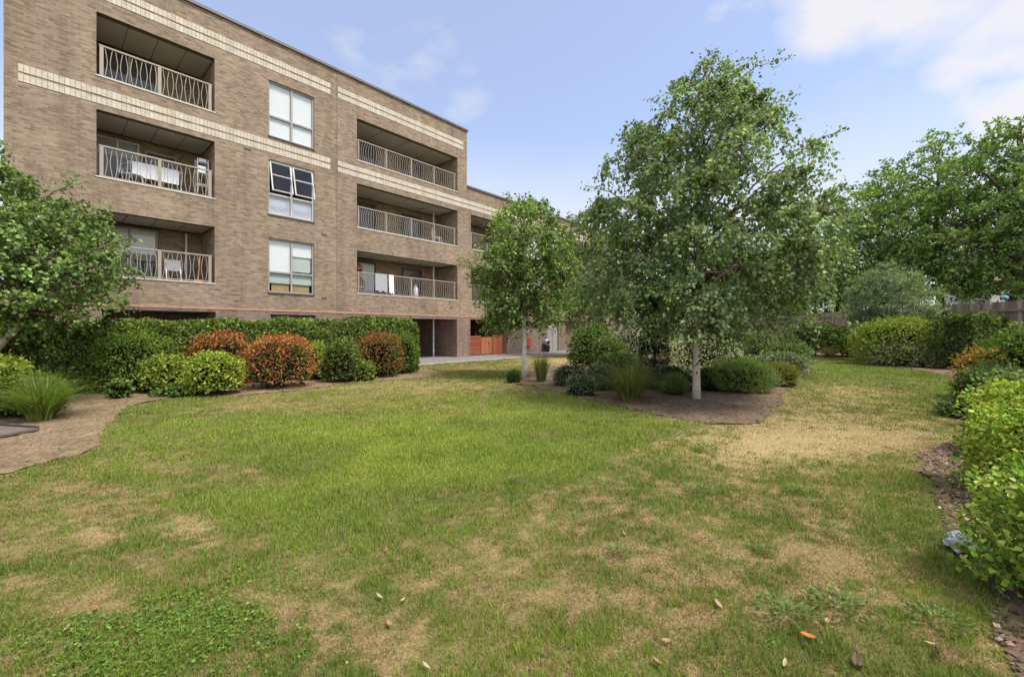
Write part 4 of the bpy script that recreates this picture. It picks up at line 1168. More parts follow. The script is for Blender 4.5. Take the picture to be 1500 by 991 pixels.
shrub('green_shrub', 'bright feathery shrub at the right end of the hedge', shrub_at(586, 549, 54, 484), 3800, .075, [(0.11, 0.20, 0.025), (0.16, 0.26, 0.03), (0.21, 0.31, 0.045)], [3, 3, 1], T_LANCE, LEAFM, 110, lump=.2, up=.1)
shrub('seedling', 'small leafy seedling alone on the bare soil under the hedge', shrub_at(175, 585, 30, 555), 320, .075, [(0.13, 0.21, 0.04), (0.19, 0.27, 0.06)], [1, 1], T_OVAL, LEAFM, 111, cat='plant', depth=.4)
shrub('green_shrub', 'low creeping leaves at the foot of the round yellow dome', shrub_at(262, 583, 60, 564), 700, .055, GR, [2, 3, 2, 1], T_OVAL, LEAFM, 112, cat='plant', lump=.3)
# left edge
shrub('golden_shrub', 'bright yellow leaved shrub cut off by the left edge', ((-9.35, 7.55), .62, .6, 1.06), 3200, .07, YG, YGW, T_OVAL, LEAFM, 113)
shrub('green_shrub', 'mid green bush between the left edge and the arching grass', ((-8.7, 7.6), .5, .5, .72), 2200, .055, [(0.13, 0.19, 0.035), (0.18, 0.25, 0.045), (0.08, 0.13, 0.025)], [2, 2, 1], T_OVAL, LEAFM, 114)

# middle bed
SCL = 1.06
EU = [(0.324, 0.372, 0.18), (0.504, 0.516, 0.3), (0.18, 0.24, 0.084), (0.66, 0.648, 0.432)]
shrub('variegated_shrub', 'clipped boxy cream edged shrub behind the tall birch trunk', shrub_at(1030, 549, 90, 493), 4600, .055, EU, [3, 3, 3, 1.5], T_OVAL, LEAFM, 121, expo=4.0, lump=.06)
shrub('variegated_shrub', 'pale silvery variegated shrub left of the dark column', shrub_at(917, 540, 74, 482), 3600, .065, [(0.30, 0.30, 0.20), (0.42, 0.40, 0.28), (0.14, 0.17, 0.07), (.5, .49, .38)], [3, 3, 2, 1], T_LANCE, LEAFM, 122, lump=.22)
shrub('variegated_shrub', 'tall cream leaved shrub behind the clipped boxy shrub', shrub_at(1000, 533, 75, 474), 3200, .07, [(0.34, 0.34, 0.15), (0.45, 0.43, 0.22), (0.16, 0.20, 0.06)], [3, 3, 2], T_OVAL, LEAFM, 123)
shrub('green_shrub', 'bright green shrub at the foot of the farther birch', shrub_at(868, 548, 62, 478), 4000, .075, [(0.115, 0.203, 0.041), (0.176, 0.284, 0.054), (0.27, 0.378, 0.068), (0.061, 0.108, 0.027)], [3, 3, 1.3, 2], T_OVAL, LEAFM, 124, lump=.22)
shrub('green_shrub', 'dark mixed foliage shrub behind the arching grass', shrub_at(905, 562, 64, 518), 2800, .065, [(0.081, 0.135, 0.041), (0.121, 0.189, 0.054), (0.203, 0.27, 0.081)], [3, 2, 1], T_OVAL, LEAFM, 125, lump=.25)
HEB = [(0.181, 0.245, 0.136), (0.273, 0.344, 0.2), (0.362, 0.435, 0.273), (0.109, 0.154, 0.081)]
shrub('grey_green_shrub', 'low grey green mound at the left tip of the middle bed', shrub_at(836, 566, 54, 537), 2400, .042, HEB, [3, 3, 1, 2], T_LANCE, LEAFM, 126, 'grey green mounds', up=.5)
shrub('grey_green_shrub', 'small round grey green mound in front of the arching grass', shrub_at(851, 581, 40, 550), 2000, .04, HEB, [3, 3, 1, 2], T_LANCE, LEAFM, 127, 'grey green mounds', up=.5)
shrub('grey_green_shrub', 'flat grey green mound tucked between bright shrub and grass', shrub_at(880, 573, 46, 535), 2000, .045, HEB, [3, 2, 1, 2], T_LANCE, LEAFM, 128, 'grey green mounds', up=.5)
shrub('feathery_shrub', 'soft needle leaved green shrub right of the tall birch trunk', shrub_at(1084, 578, 84, 531), 10000, .11, [(0.166, 0.252, 0.066), (0.227, 0.329, 0.088), (0.305, 0.394, 0.118), (0.101, 0.155, 0.044)], [3, 3, 1.5, 2], T_NEEDLE, LEAFM, 129, lump=.2, up=.7, tipout=1.0)
shrub('grey_green_shrub', 'dark low mound just behind the tall birch trunk', shrub_at(1042, 574, 52, 540), 2200, .05, [(0.074, 0.115, 0.054), (0.108, 0.162, 0.074)], [1, 1], T_LANCE, LEAFM, 130)
shrub('variegated_shrub', 'low spreading pale edged shrub at the right side of the middle bed', shrub_at(1142, 553, 72, 517), 3600, .05, [(0.17, 0.22, 0.10), (0.27, 0.32, 0.16), (0.10, 0.14, 0.05)], [3, 2, 2], T_OVAL, LEAFM, 131, lump=.22, up=.1)
shrub('golden_shrub', 'straw tinted yellow green mound at the right corner of the middle bed', shrub_at(1141, 567, 46, 532), 3600, .11, [(0.24, 0.25, 0.05), (0.30, 0.26, 0.09), (0.16, 0.20, 0.04)], [3, 2, 2], T_NEEDLE, LEAFM, 132, up=.5, tipout=.9)
shrub('green_shrub', 'round fresh green shrub at the back right of the middle bed', shrub_at(1157, 540, 50, 503), 3000, .07, [(0.10, 0.17, 0.035), (0.14, 0.22, 0.045), (0.07, 0.12, 0.028)], [2, 2, 1], T_OVAL, LEAFM, 133)
shrub('green_shrub', 'small dark green tuft beside the white birch base', shrub_at(752, 561, 20, 543), 900, .10, [(0.081, 0.149, 0.047), (0.121, 0.203, 0.061)], [1, 1], T_NEEDLE, LEAFM, 134, cat='plant', up=.8, tipout=.9)
shrub('green_shrub', 'fresh green tuft left of the tall birch trunk', shrub_at(988, 580, 30, 550), 1600, .12, [(0.12, 0.20, 0.04), (0.17, 0.25, 0.06)], [1, 1], T_NEEDLE, LEAFM, 135, cat='plant', up=.8, tipout=.9)

MX = [(0.13, 0.19, 0.045), (0.18, 0.25, 0.06), (0.09, 0.13, 0.035)]
shrub('green_shrub', 'loose green shrub between the pale silvery shrub and the bright green shrub', shrub_at(893, 553, 56, 496), 3000, .065, MX, [3, 2, 2], T_OVAL, LEAFM, 191, lump=.26)
shrub('grey_green_shrub', 'grey green spreading mound at the foot of the yew column', shrub_at(975, 573, 60, 536), 2400, .05, HEB, [3, 3, 1, 2], T_LANCE, LEAFM, 192, lump=.25)
shrub('green_shrub', 'mossy green cushion right of the clipped boxy shrub', shrub_at(1078, 556, 60, 524), 2400, .055, MX, [3, 2, 2], T_LANCE, LEAFM, 193, lump=.2)
shrub('green_shrub', 'upright leafy shrub behind the cloud pruned topiaries', shrub_at(1108, 530, 56, 488), 2600, .08, MX, [3, 3, 1], T_OVAL, LEAFM, 194, lump=.25)
shrub('variegated_shrub', 'small pale edged shrub in front of the clipped boxy shrub', shrub_at(1062, 566, 44, 535), 1800, .05, EU, [3, 2, 3, 1], T_OVAL, LEAFM, 195, lump=.25)
# topiary: dark column and cloud pruned trees
YEW = [(0.016, 0.026, 0.011), (0.026, 0.040, 0.015), (0.05, 0.075, 0.02)]
def topiary(name, label, px, Y, balls, seed, cols=YEW, n=1100, group=None):
    X = (px - 750) / F * Y
    t = thing(name, label, 'topiary', (X, Y, 0), 0, group)
    rng = np.random.default_rng(seed)
    zt = max(b[1] for b in balls)
    mb = MB(); mb.tube([(0, 0, 0), (.03, 0, zt * .5), (0, 0, zt)], [.05, .04, .02], 7); mb.build('trunk', BARK, t, True)
    for (dx, z, rx, rz) in balls:
        d = nrm(rng.normal(0, 1, (n, 3))); r = (1 - np.abs(rng.normal(0, .13, n))) * (1 + .08 * dnoise(d, 3, seed))
        pos = d * r[:, None] * (rx, rx, rz) + (dx, 0, z)
        leaves('foliage_pad', pos, d * .4 + rng.normal(0, .6, (n, 3)), d + rng.normal(0, .4, (n, 3)), .06 * rng.uniform(.7, 1.3, n), palette(rng, n, cols, [3, 3, 1]), T_LANCE, LEAFM, t)
    return t
topiary('yew_column', 'black green yew column beside the pale silvery shrub', 958, 11.2, [(0, .35, .46, .40), (.02, .85, .40, .42), (0, 1.3, .36, .42), (0, 1.75, .32, .40), (0, 2.15, .24, .3)], 141, n=1900)
topiary('yew_topiary', 'low dark yew cushion at the foot of the yew column', 985, 10.6, [(0, .28, .38, .32), (.3, .2, .28, .22)], 142, n=1500)
topiary('cloud_pruned_tree', 'left of two cloud pruned topiaries behind the clipped boxy shrub', 1040, 16.5, [(0, .5, .5, .42), (.15, 1.1, .38, .30), (-.05, 1.75, .36, .42), (0, 2.4, .25, .3)], 143, GR[:3], 1300, 'cloud pruned topiaries')
topiary('cloud_pruned_tree', 'right of two cloud pruned topiaries, in front of the back fence', 1078, 17.5, [(-.2, .4, .55, .40), (.25, .85, .36, .30), (-.15, 1.3, .36, .3), (.1, 1.85, .36, .42)], 144, [(0.05, 0.07, 0.02), (0.08, 0.11, 0.03), (0.12, 0.16, 0.04)], 1300, 'cloud pruned topiaries')
shrub('golden_shrub', 'low yellow green cushion in front of the cloud pruned topiaries', shrub_at(1078, 545, 46, 520), 1600, .055, [(0.15, 0.20, 0.03), (0.10, 0.14, 0.025)], [1, 1], T_LANCE, LEAFM, 145)

# arching grasses
def grass_clump(name, label, px, py, rad, h, n, cols, seed, cat='ornamental grass', wid=.006, lean=.8):
    rng = np.random.default_rng(seed)
    X, Y = G(px, py); Y += rad * .35; X = (px - 750) / F * Y
    t = thing(name, label, cat, (X, Y, 0))
    az = rng.uniform(0, 6.283, n); ln = h * rng.uniform(.65, 1.25, n); b = rng.uniform(.1, 1.0, n) ** .8 * lean
    base = np.stack([np.cos(az) * rad * .22 * rng.uniform(0, 1, n), np.sin(az) * rad * .22 * rng.uniform(0, 1, n), np.zeros(n)], 1)
    out = np.stack([np.cos(az), np.sin(az), np.zeros(n)], 1); side = np.stack([-np.sin(az), np.cos(az), np.zeros(n)], 1)
    K = 6; V = []
    for q in range(K + 1):
        s = q / K
        r = rad * b * s ** 1.5 * 1.25
        z = ln * (s - .62 * b * s ** 2.4)
        p = base + out * r[:, None] + np.array((0, 0, 1)) * np.maximum(z, .01)[:, None] + rng.normal(0, .006, (n, 3)) * s
        wv = wid * (1 - s * .85)
        V.append(p - side * wv); V.append(p + side * wv)
    V = np.stack(V, 1); m = V.shape[1]
    tf = np.array([(2 * q, 2 * q + 1, 2 * q + 3, 2 * q + 2) for q in range(K)])
    Fc = (tf[None] + (np.arange(n) * m)[:, None, None]).reshape(-1, 4)
    C = np.repeat(palette(rng, n, cols, [1] * len(cols), .25), m, axis=0)
    npmesh('blades', V.reshape(-1, 3), Fc, C, LEAFM, t)
    return t
grass_clump('arching_grass', 'large arching clump of grass at the front of the middle bed', 921, 590, .92, 1.0, 1300, [(0.17, 0.22, 0.045), (0.23, 0.275, 0.065), (0.30, 0.30, 0.11), (.11, .15, .035)], 151, lean=1.0)
grass_clump('arching_grass', 'bright green arching grass clump on the bare soil at left', 60, 620, .80, .82, 1300, [(0.14, 0.23, 0.03), (0.20, 0.29, 0.045), (0.10, 0.16, 0.025), (.25, .28, .07)], 152)
grass_clump('arching_grass', 'thin upright grass right of the white birch stem', 793, 560, .62, .85, 500, [(0.15, 0.19, 0.05), (0.10, 0.15, 0.035), (0.20, 0.22, 0.07)], 153, lean=.45)
grass_clump('arching_grass', 'dry straw grass tuft left of the tall birch base', 1003, 581, .28, .42, 260, [(0.24, 0.20, 0.08), (0.17, 0.17, 0.05)], 154, wid=.004)
grass_clump('arching_grass', 'dry brown grass low against the far fence shrubs', 1215, 524, .9, .8, 300, [(0.22, 0.18, 0.09), (0.17, 0.17, 0.06)], 155, wid=.01)

# far right shrubs along the fence
SCL = 1.0
shrub('green_shrub', 'leftmost green shrub of the row against the far fence', shrub_at(1190, 523, 72, 474), 2600, .13, [(0.09, 0.15, 0.03), (0.13, 0.20, 0.04), (0.06, 0.10, 0.025)], [3, 2, 2], T_OVAL, LEAFM, 161, 'green shrubs against the far fence', lump=.2)
shrub('green_shrub', 'middle green shrub of the row against the far fence', shrub_at(1238, 523, 60, 478), 2400, .12, [(0.08, 0.13, 0.03), (0.12, 0.18, 0.04), (0.05, 0.09, 0.02)], [3, 2, 2], T_OVAL, LEAFM, 162, 'green shrubs against the far fence', lump=.2)
shrub('green_shrub', 'rightmost light green shrub of the row, beside the silvery spreading shrub', shrub_at(1264, 525, 50, 484), 2400, .10, [(0.12, 0.19, 0.035), (0.17, 0.24, 0.045), (0.08, 0.13, 0.025)], [3, 2, 2], T_OVAL, LEAFM, 163, 'green shrubs against the far fence', lump=.2)
shrub('golden_shrub', 'big smooth yellow green mound in front of the fence', ((17.0, 18.6), 1.95, 1.5, 2.0), 11000, .075, [(0.21, 0.27, 0.035), (0.28, 0.33, 0.05), (0.14, 0.20, 0.028)], [3, 2, 2], T_OVAL, LEAFM, 164, lump=.08, depth=.08)
shrub('grey_green_shrub', 'low silvery spreading shrub at the foot of the yellow mound', shrub_at(1318, 539, 86, 504), 4200, .085, [(0.17, 0.20, 0.11), (0.24, 0.27, 0.16), (0.10, 0.13, 0.06)], [3, 2, 2], T_LANCE, LEAFM, 165, lump=.3, up=.3)

# ------------------------------------------------------------------ clipped hedges
def hedge(name, label, a, b, thick, h0, h1, n, leafsize, cols, wts, seed, tmpl=T_OVAL, expo=5.0, lump=.05, up=.2, cap=.06, inset=.25):
    a = np.array(a, float); b = np.array(b, float)
    L = np.linalg.norm(b - a); d = (b - a) / L; nn = np.array([d[1], -d[0]])   # nn points to the right of a->b (camera side)
    t = thing(name, label, 'hedge', (a[0], a[1], 0))
    rng = np.random.default_rng(seed)
    # sample cross section
    ph = rng.uniform(0, math.pi, n) ; s = rng.uniform(0, 1, n)
    front = rng.uniform(0, 1, n) < .8
    ph = np.where(front, rng.uniform(.02, math.pi * .62, n), ph)
    c = np.cos(ph); sn = np.sin(ph)
    q = (np.abs(c) ** expo + np.abs(sn) ** expo) ** (-1 / expo)
    lum = 1 + lump * (fbm(s * L * 1.3 + 5, ph * 2.2 + 5, seed, 3) - .5) * 4
    dp = np.abs(rng.normal(0, .07, n))
    # rounded ends
    endf = 1 - np.clip((np.abs(s - .5) * L - (L / 2 - .25)) / .25, 0, 1) ** 2 * .45
    r = q * lum * (1 - dp) * endf
    H = h0 + (h1 - h0) * s
    off = c * r * thick / 2; z = np.maximum(sn * r * H, 0.02)
    # end caps
    m = int(n * cap)
    k = rng.choice(n, m, replace=False)
    s2 = s.copy(); s2[k] = np.where(rng.uniform(0, 1, m) < (.75 if cap < .1 else .3), 1 - np.abs(rng.normal(0, .06, m)) / L, np.abs(rng.normal(0, .06, m)) / L)
    off[k] = rng.uniform(-.5, .5, m) * thick; z[k] = rng.uniform(0.02, .95, m) * H[k]
    pos = np.stack([d[0] * s2 * L + nn[0] * off, d[1] * s2 * L + nn[1] * off, z], 1)
    on = np.stack([nn[0] * c, nn[1] * c, sn], 1)
    col = palette(rng, n, cols, wts, .25) * np.exp((fbm(s[:, None] * L * 1.7, z[:, None] * 2.5, seed + 2, 3) - .5) * 1.0)
    tip = nrm(on * .5 + rng.normal(0, .55, (n, 3)) + (0, 0, up)); nor = nrm(on + rng.normal(0, .55, (n, 3)))
    leaves('foliage', pos, tip, nor, leafsize * rng.uniform(.6, 1.25, n), col, tmpl, LEAFM, t)
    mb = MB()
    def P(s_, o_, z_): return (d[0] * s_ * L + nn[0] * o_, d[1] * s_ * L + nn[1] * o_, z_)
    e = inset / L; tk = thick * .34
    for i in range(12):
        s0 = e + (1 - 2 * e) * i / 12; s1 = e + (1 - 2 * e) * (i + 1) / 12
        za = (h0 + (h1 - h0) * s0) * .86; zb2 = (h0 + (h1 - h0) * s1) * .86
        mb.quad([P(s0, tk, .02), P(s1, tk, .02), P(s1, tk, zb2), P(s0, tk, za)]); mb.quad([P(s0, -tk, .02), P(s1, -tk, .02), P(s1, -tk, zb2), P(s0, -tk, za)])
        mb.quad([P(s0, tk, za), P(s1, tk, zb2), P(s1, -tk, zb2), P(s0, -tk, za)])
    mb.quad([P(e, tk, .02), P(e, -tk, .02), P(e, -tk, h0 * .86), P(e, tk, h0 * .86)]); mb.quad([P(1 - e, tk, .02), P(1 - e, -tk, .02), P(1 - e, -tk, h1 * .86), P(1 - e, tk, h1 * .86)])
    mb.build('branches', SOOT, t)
    return t
ha = np.array((-14.8, 6.85)); hb = np.array((-3.65, 15.75))
hedge('clipped_hedge', 'long clipped green hedge running in front of the brick building', ha, hb, 1.0, 1.52, 1.92, 62000, .075, [(0.133, 0.203, 0.042), (0.196, 0.273, 0.059), (0.28, 0.35, 0.077), (0.077, 0.119, 0.031), (0.364, 0.252, 0.084)], [3, 3, 1.6, 2, .3], 171)
hedge('clipped_hedge', 'tall square cut ivy green hedge block by the fence post at right', (16.85, 16.4), (19.0, 16.9), .0 + 1.5, 2.15, 2.2, 9000, .09, [(0.08, 0.125, 0.035), (0.11, 0.165, 0.045), (0.17, 0.23, 0.065)], [3, 3, 1], 172, cap=.22, inset=.5)

# right foreground
NAN = [(0.42, 0.16, 0.05), (0.45, 0.28, 0.06), (0.20, 0.24, 0.05), (0.30, 0.09, 0.04)]
def px_shrub(px, Y, ytop, rpx, dep=.9):
    return (((px - 750) / F * Y, Y), rpx * Y / F, rpx * Y / F * dep, CAMH + (HY - ytop) * Y / F)
shrub('nandina_bush', 'orange and red tinted bush in front of the square cut hedge', px_shrub(1458, 9.2, 512, 48), 3000, .085, NAN, [3, 2, 2, 1.5], T_LANCE, LEAFM, 181, lump=.25, depth=.3, up=.1)
shrub('green_shrub', 'bright green bush with yellow tips at the right edge', px_shrub(1520, 8.0, 478, 62), 3600, .085, [(0.11, 0.20, 0.03), (0.16, 0.25, 0.035), (0.24, 0.29, 0.04), (.06, .11, .02)], [3, 2, 1, 1.5], T_LANCE, LEAFM, 182, lump=.25, depth=.22)
shrub('green_shrub', 'dark leafy bush between the orange bush and the golden leaved shrub', px_shrub(1458, 7.4, 540, 42), 2600, .065, [(0.075, 0.13, 0.03), (0.11, 0.17, 0.04), (0.15, 0.21, 0.06)], [3, 2, 1], T_OVAL, LEAFM, 183, lump=.25, depth=.25)
shrub('green_shrub', 'soft light green bush behind the golden leaved shrub', px_shrub(1510, 6.3, 548, 55), 2600, .055, [(0.16, 0.22, 0.06), (0.21, 0.27, 0.08), (0.11, 0.16, 0.04)], [3, 2, 1], T_OVAL, LEAFM, 184, lump=.25, depth=.25)
shrub('ground_cover_plant', 'low leafy plant spilling onto the lawn below the dark leafy bush', px_shrub(1420, 7.4, 588, 34), 800, .075, [(0.10, 0.16, 0.045), (0.14, 0.20, 0.07)], [1, 1], T_OVAL, LEAFM, 185, cat='plant', depth=.35)
GOLD = [(0.29, 0.39, 0.055), (0.40, 0.48, 0.085), (0.18, 0.28, 0.042), (0.52, 0.55, 0.16)]
LEAFS = leafmat('leaf_soft', 0.42, 0.8, 0.1)
GOLD2 = [(0.25, 0.36, 0.055), (0.34, 0.45, 0.08), (0.16, 0.26, 0.042), (0.48, 0.53, 0.16)]
gg = 'golden shrubs in the right foreground'
shrub('golden_shrub', 'farthest of the three golden leaved shrubs in the right foreground', ((6.42, 4.7), .86, .85, .92), 19000, .040, GOLD, [3, 3, 2, 1], T_BIG, LEAFS, 186, gg, jit=.3, lump=.14, depth=.18, up=.2, expo=3.2, spray=.035)
shrub('golden_shrub', 'middle golden leaved shrub, beside the strip of bark soil at right', ((4.92, 3.42), .78, .78, .90), 19000, .040, GOLD, [3, 3, 2, 1], T_BIG, LEAFS, 188, gg, jit=.3, lump=.14, depth=.18, up=.2, expo=3.2, spray=.035)
shrub('golden_shrub', 'nearest golden leaved shrub, behind the grey plastic bag at the lower right corner', ((3.50, 1.97), .78, .78, .84), 27000, .034, GOLD2, [3, 3, 2.4, .8], T_BIG, LEAFS, 187, gg, jit=.3, lump=.15, depth=.18, up=.2, expo=3.2, spray=.035)

# ------------------------------------------------------------------ boundary fence
fence = thing('boundary_fence', 'weathered close boarded timber fence along the garden boundary', 'fence', (0, 0, 0))
fp = [(18.6, 11.0), (18.9, 14.2), (19.1, 17.0), (20.0, 19.4), (21.2, 22.4), (22.6, 27.0), (23.8, 33.0), (23.9, 37.5), (20.5, 38.5), (15.0, 38.5)]
zt = [2.62, 2.62, 2.62, 2.70, 2.80, 2.86, 2.85, 2.75, 2.6, 2.5]
rf = random.Random(9)
for i in range(len(fp) - 1):
    a = Vector((*fp[i], 0)); b = Vector((*fp[i + 1], 0)); L = (b - a).length; d = (b - a) / L; nv = Vector((-d.y, d.x, 0))
    npan = max(1, round(L / 2.4))
    for p in range(npan):
        s0 = L * p / npan; s1 = L * (p + 1) / npan
        mb = MB(); s = s0 + .06; k = 0
        while s < s1 - .05:
            wv = min(.145, s1 - .05 - s)
            zz = zt[i] + (zt[i + 1] - zt[i]) * (s / L) + rf.uniform(-.012, .012)
            g_ = rf.uniform(.62, 1.3); cc = (g_ * rf.uniform(.95, 1.08), g_, g_ * rf.uniform(.92, 1.05))
            o_ = .012 if k % 2 else 0.0
            p0 = a + d * s - nv * 0 + nv * o_; p1 = a + d * (s + wv) + nv * o_
            mb.bar((p0 + p1) / 2 + Vector((0, 0, .05)), (p0 + p1) / 2 + Vector((0, 0, zz - .06)), wv, .02, c=cc) if False else None
            q0, q1 = p0 + nv * .018, p1 + nv * .018
            V8 = [p0 + Vector((0, 0, .03)), p1 + Vector((0, 0, .03)), p1 + Vector((0, 0, zz)), p0 + Vector((0, 0, zz)), q0 + Vector((0, 0, .03)), q1 + Vector((0, 0, .03)), q1 + Vector((0, 0, zz)), q0 + Vector((0, 0, zz))]
            for f in ((0, 1, 2, 3), (5, 4, 7, 6), (3, 2, 6, 7), (0, 3, 7, 4), (1, 5, 6, 2)): mb.quad([V8[x] for x in f], None, 0, cc)
            s += wv + .004; k += 1
        for zz in (.35, zt[i] * .52, zt[i] - .34):
            for e_ in (1,):
                mb.bar(a + d * (s0 + .06) + nv * .062 + Vector((0, 0, zz)), a + d * (s1 - .06) + nv * .062 + Vector((0, 0, zz)), .05, .09, c=(.85, .85, .85))
        mb.build('board_panel', FENCEW, fence)
        mb = MB(); zz = zt[i] + (zt[i + 1] - zt[i]) * (s0 / L) + .06
        c0 = a + d * s0 + nv * .05
        mb.box((c0.x - .055, c0.y - .055, 0), (c0.x + .055, c0.y + .055, zz), c=(1.15, 1.15, 1.1)); mb.build('post', FENCEW, fence)
t = thing('glass_globe', 'small blue globe perched on the fence top at right', 'globe', (18.98, 16.4, 2.64))
mb = MB(); mb.tube([(0, 0, 0), (0, 0, .05)], .04, 8); mb.build('stand', BLACKM, t)
bm = bmesh.new(); bmesh.ops.create_icosphere(bm, subdivisions=3, radius=.085, matrix=Matrix.Translation((0, 0, .12)))
me = bpy.data.meshes.new('ball'); bm.to_mesh(me); bm.free()
for p in me.polygons: p.use_smooth = True
link('ball', me, BLUEP, t)

# house beyond the trees on the right
t = thing('neighbour_house', 'cream house with a tiled roof glimpsed behind the largest tree', 'house', (50, 40, 0), R(-20))
mb = MB(); mb.box((-6, -4, 0), (6, 4, 5.6)); mb.build('wall', HOUSEW, t)
mb = MB(); mb.quad([(-6.4, -4.5, 5.4), (6.4, -4.5, 5.4), (6.4, 0, 8.6), (-6.4, 0, 8.6)]); mb.quad([(6.4, 4.5, 5.4), (-6.4, 4.5, 5.4), (-6.4, 0, 8.6), (6.4, 0, 8.6)])
mb.quad([(-6.01, -4, 5.6), (-6.01, 4, 5.6), (-6.01, 0, 8.45)]); mb.build('roof', TILES, t)
mb = MB(); mb.box((-6.2, -6.4, 0), (1.5, -4.01, 2.6)); mb.quad([(-6.4, -6.7, 2.5), (1.7, -6.7, 2.5), (1.7, -4.02, 3.4), (-6.4, -4.02, 3.4)]); mb.build('lean_to', WHITE, t)
for ux in (-4, 0, 4):
    mb = MB(); mb.box((ux - .7, -4.06, 4.0), (ux + .7, -4.005, 5.1)); wn = mb.build('window', WHITE, t)
    mb = MB(); mb.box((ux - .6, -4.08, 4.1), (ux + .6, -4.065, 5.0)); mb.build('pane', DARKROOM, wn)

# ------------------------------------------------------------------ small things on the ground
# paving slab by the left bed
x_, y_ = G(-5, 634)
t = thing('paving_slab', 'worn concrete slab sunk in the soil below the arching grass', 'slab', (x_, y_, .02), R(-12))
mb = MB(); mb.box((-.95, -.25, 0), (.5, .2, .03)); mb.build('slab', SLABM, t, bevel=.015)
mb = MB(); mb.box((-.9, .22, 0), (.4, .25, .05)); mb.build('edging', SOOT, t)
# plastic bag
x_, y_ = G(1403, 806)
bm = bmesh.new(); bmesh.ops.create_icosphere(bm, subdivisions=4, radius=1.0)
rb = random.Random(4)
from mathutils import noise as mnoise
for v in bm.verts:
    c = v.co.copy()
    nz_ = mnoise.noise(c * 2.1 + Vector((3, 1, 2))) * .35 + abs(mnoise.noise(c * 5.0)) * .3
    v.co = c * (1 + nz_)
    v.co.x *= .075; v.co.y *= .125; v.co.z = max(v.co.z * .06, -.03)
me = bpy.data.meshes.new('plastic_bag'); bm.to_mesh(me); bm.free()
BAGM = plain('grey_polythene', (0.30, 0.31, 0.33), 0.35, spec=0.5, var=0.1)
o = link('plastic_bag', me, BAGM); o.location = (x_ + .03, y_, .055); o.rotation_euler = (0, 0, R(-50))
tag(o, 'crumpled grey plastic bag lying on the soil edge beside the golden shrub', 'plastic bag')

# fallen leaves that can be picked out on the lawn
FLE = [(1183, 939, .075, 'orange', 'bright orange fallen leaf lying alone on the lawn at lower right', 1.3),
       (1052, 891, .065, 'pink', 'pinkish curled fallen leaf on the dry lawn left of the orange leaf', .2),
       (1225, 873, .065, 'tan', 'tan upright fallen leaf standing in the weed rosette', 1.2),
       (1254, 972, .10, 'brown', 'folded dark brown fallen leaf right of the orange leaf at the bottom', -.7),
       (1262, 979, .08, 'brown', 'narrow brown fallen leaf beside the folded dark brown leaf', -.9),
       (914, 786, .05, 'tan', 'pale tan fallen leaf on the lawn below the bright green patch', .4),
       (555, 877, .06, 'cream', 'long cream fallen leaf on the green lawn left of the middle', 1.0),
       (590, 882, .05, 'cream', 'short cream fallen leaf right of the long cream leaf', -.3),
       (566, 808, .05, 'rust', 'rusty fallen leaf on the lawn above the cream leaves', .1),
       (976, 943, .05, 'tan', 'tan fallen leaf near the bottom edge left of centre right', 1.4),
       (570, 917, .055, 'tan', 'curled tan leaf in the dry hollow below the cream leaves', .6),
       (624, 980, .06, 'cream', 'cream leaf scrap at the very bottom of the lawn', .9),
       (98, 926, .05, 'cream', 'cream leaf on the grass beside the clover patch at lower left', .3),
       (140, 896, .05, 'rust', 'rusty leaf on the dry patch above the clover at lower left', .7),
       (1362, 950, .05, 'cream', 'pale leaf standing near the soil edge at lower right', 1.4),
       (1372, 964, .075, 'brown', 'narrow grey brown leaf right beside the pale standing leaf', -.6),
       (1212, 916, .05, 'tan', 'pale twisted leaf above the orange leaf at lower right', -.8),
       (1272, 908, .06, 'brown', 'grey twig like leaf in the green strip at lower right', -.6),
       (1150, 975, .06, 'cream', 'pale dry leaf at the bottom edge left of the orange leaf', -.7),
       (1335, 858, .05, 'rust', 'faded leaf by the soil edge near the plastic bag', -.3),
       (962, 974, .055, 'tan', 'dull tan leaf at the bottom edge of the dry lawn', .8),
       (508, 712, .05, 'rust', 'small red brown leaf in the bright green grass', .9)]
LC = {'orange': (.55, .20, .04), 'pink': (.38, .23, .16), 'tan': (.34, .22, .11), 'brown': (.13, .08, .055), 'cream': (.42, .35, .20), 'rust': (.30, .13, .055)}
DEADL = leafmat('dead_leaf', 0.15, 0.7, 0.2)
for i, (px, py, sz, cn, lab, rz) in enumerate(FLE):
    x_, y_ = G(px, py); rg = random.Random(i)
    mb = MB(); K = 8; curl = rg.uniform(.1, .3)
    cc = LC[cn]
    prev = None
    for q in range(K + 1):
        s = q / K; wv = math.sin(math.pi * min(1, s * .97 + .03)) ** .8 * (.15 if cn in ('cream', 'brown') else .22)
        row = [(-wv, s - .5, curl * (.5 + wv) + .25 * (s - .5) ** 2), (0, s - .5, .04 + .3 * (s - .5) ** 2), (wv, s - .5, curl * .7 + .25 * (s - .5) ** 2)]
        if prev:
            for j in (0, 1):
                mb.quad([tuple(c * sz * 0.95 for c in pp_) for pp_ in (prev[j], prev[j + 1], row[j + 1], row[j])], None, 0, cc)
        prev = row
    o = mb.build('fallen_leaf', DEADL, None, True)
    o.location = (x_, y_, float(ground_z(np.array([x_]), np.array([y_]))[0]) + .022); o.rotation_euler = (rg.uniform(-.25, .35), rg.uniform(-.3, .3), rz)
    tag(o, lab, 'leaf', 'fallen leaves on the lawn')

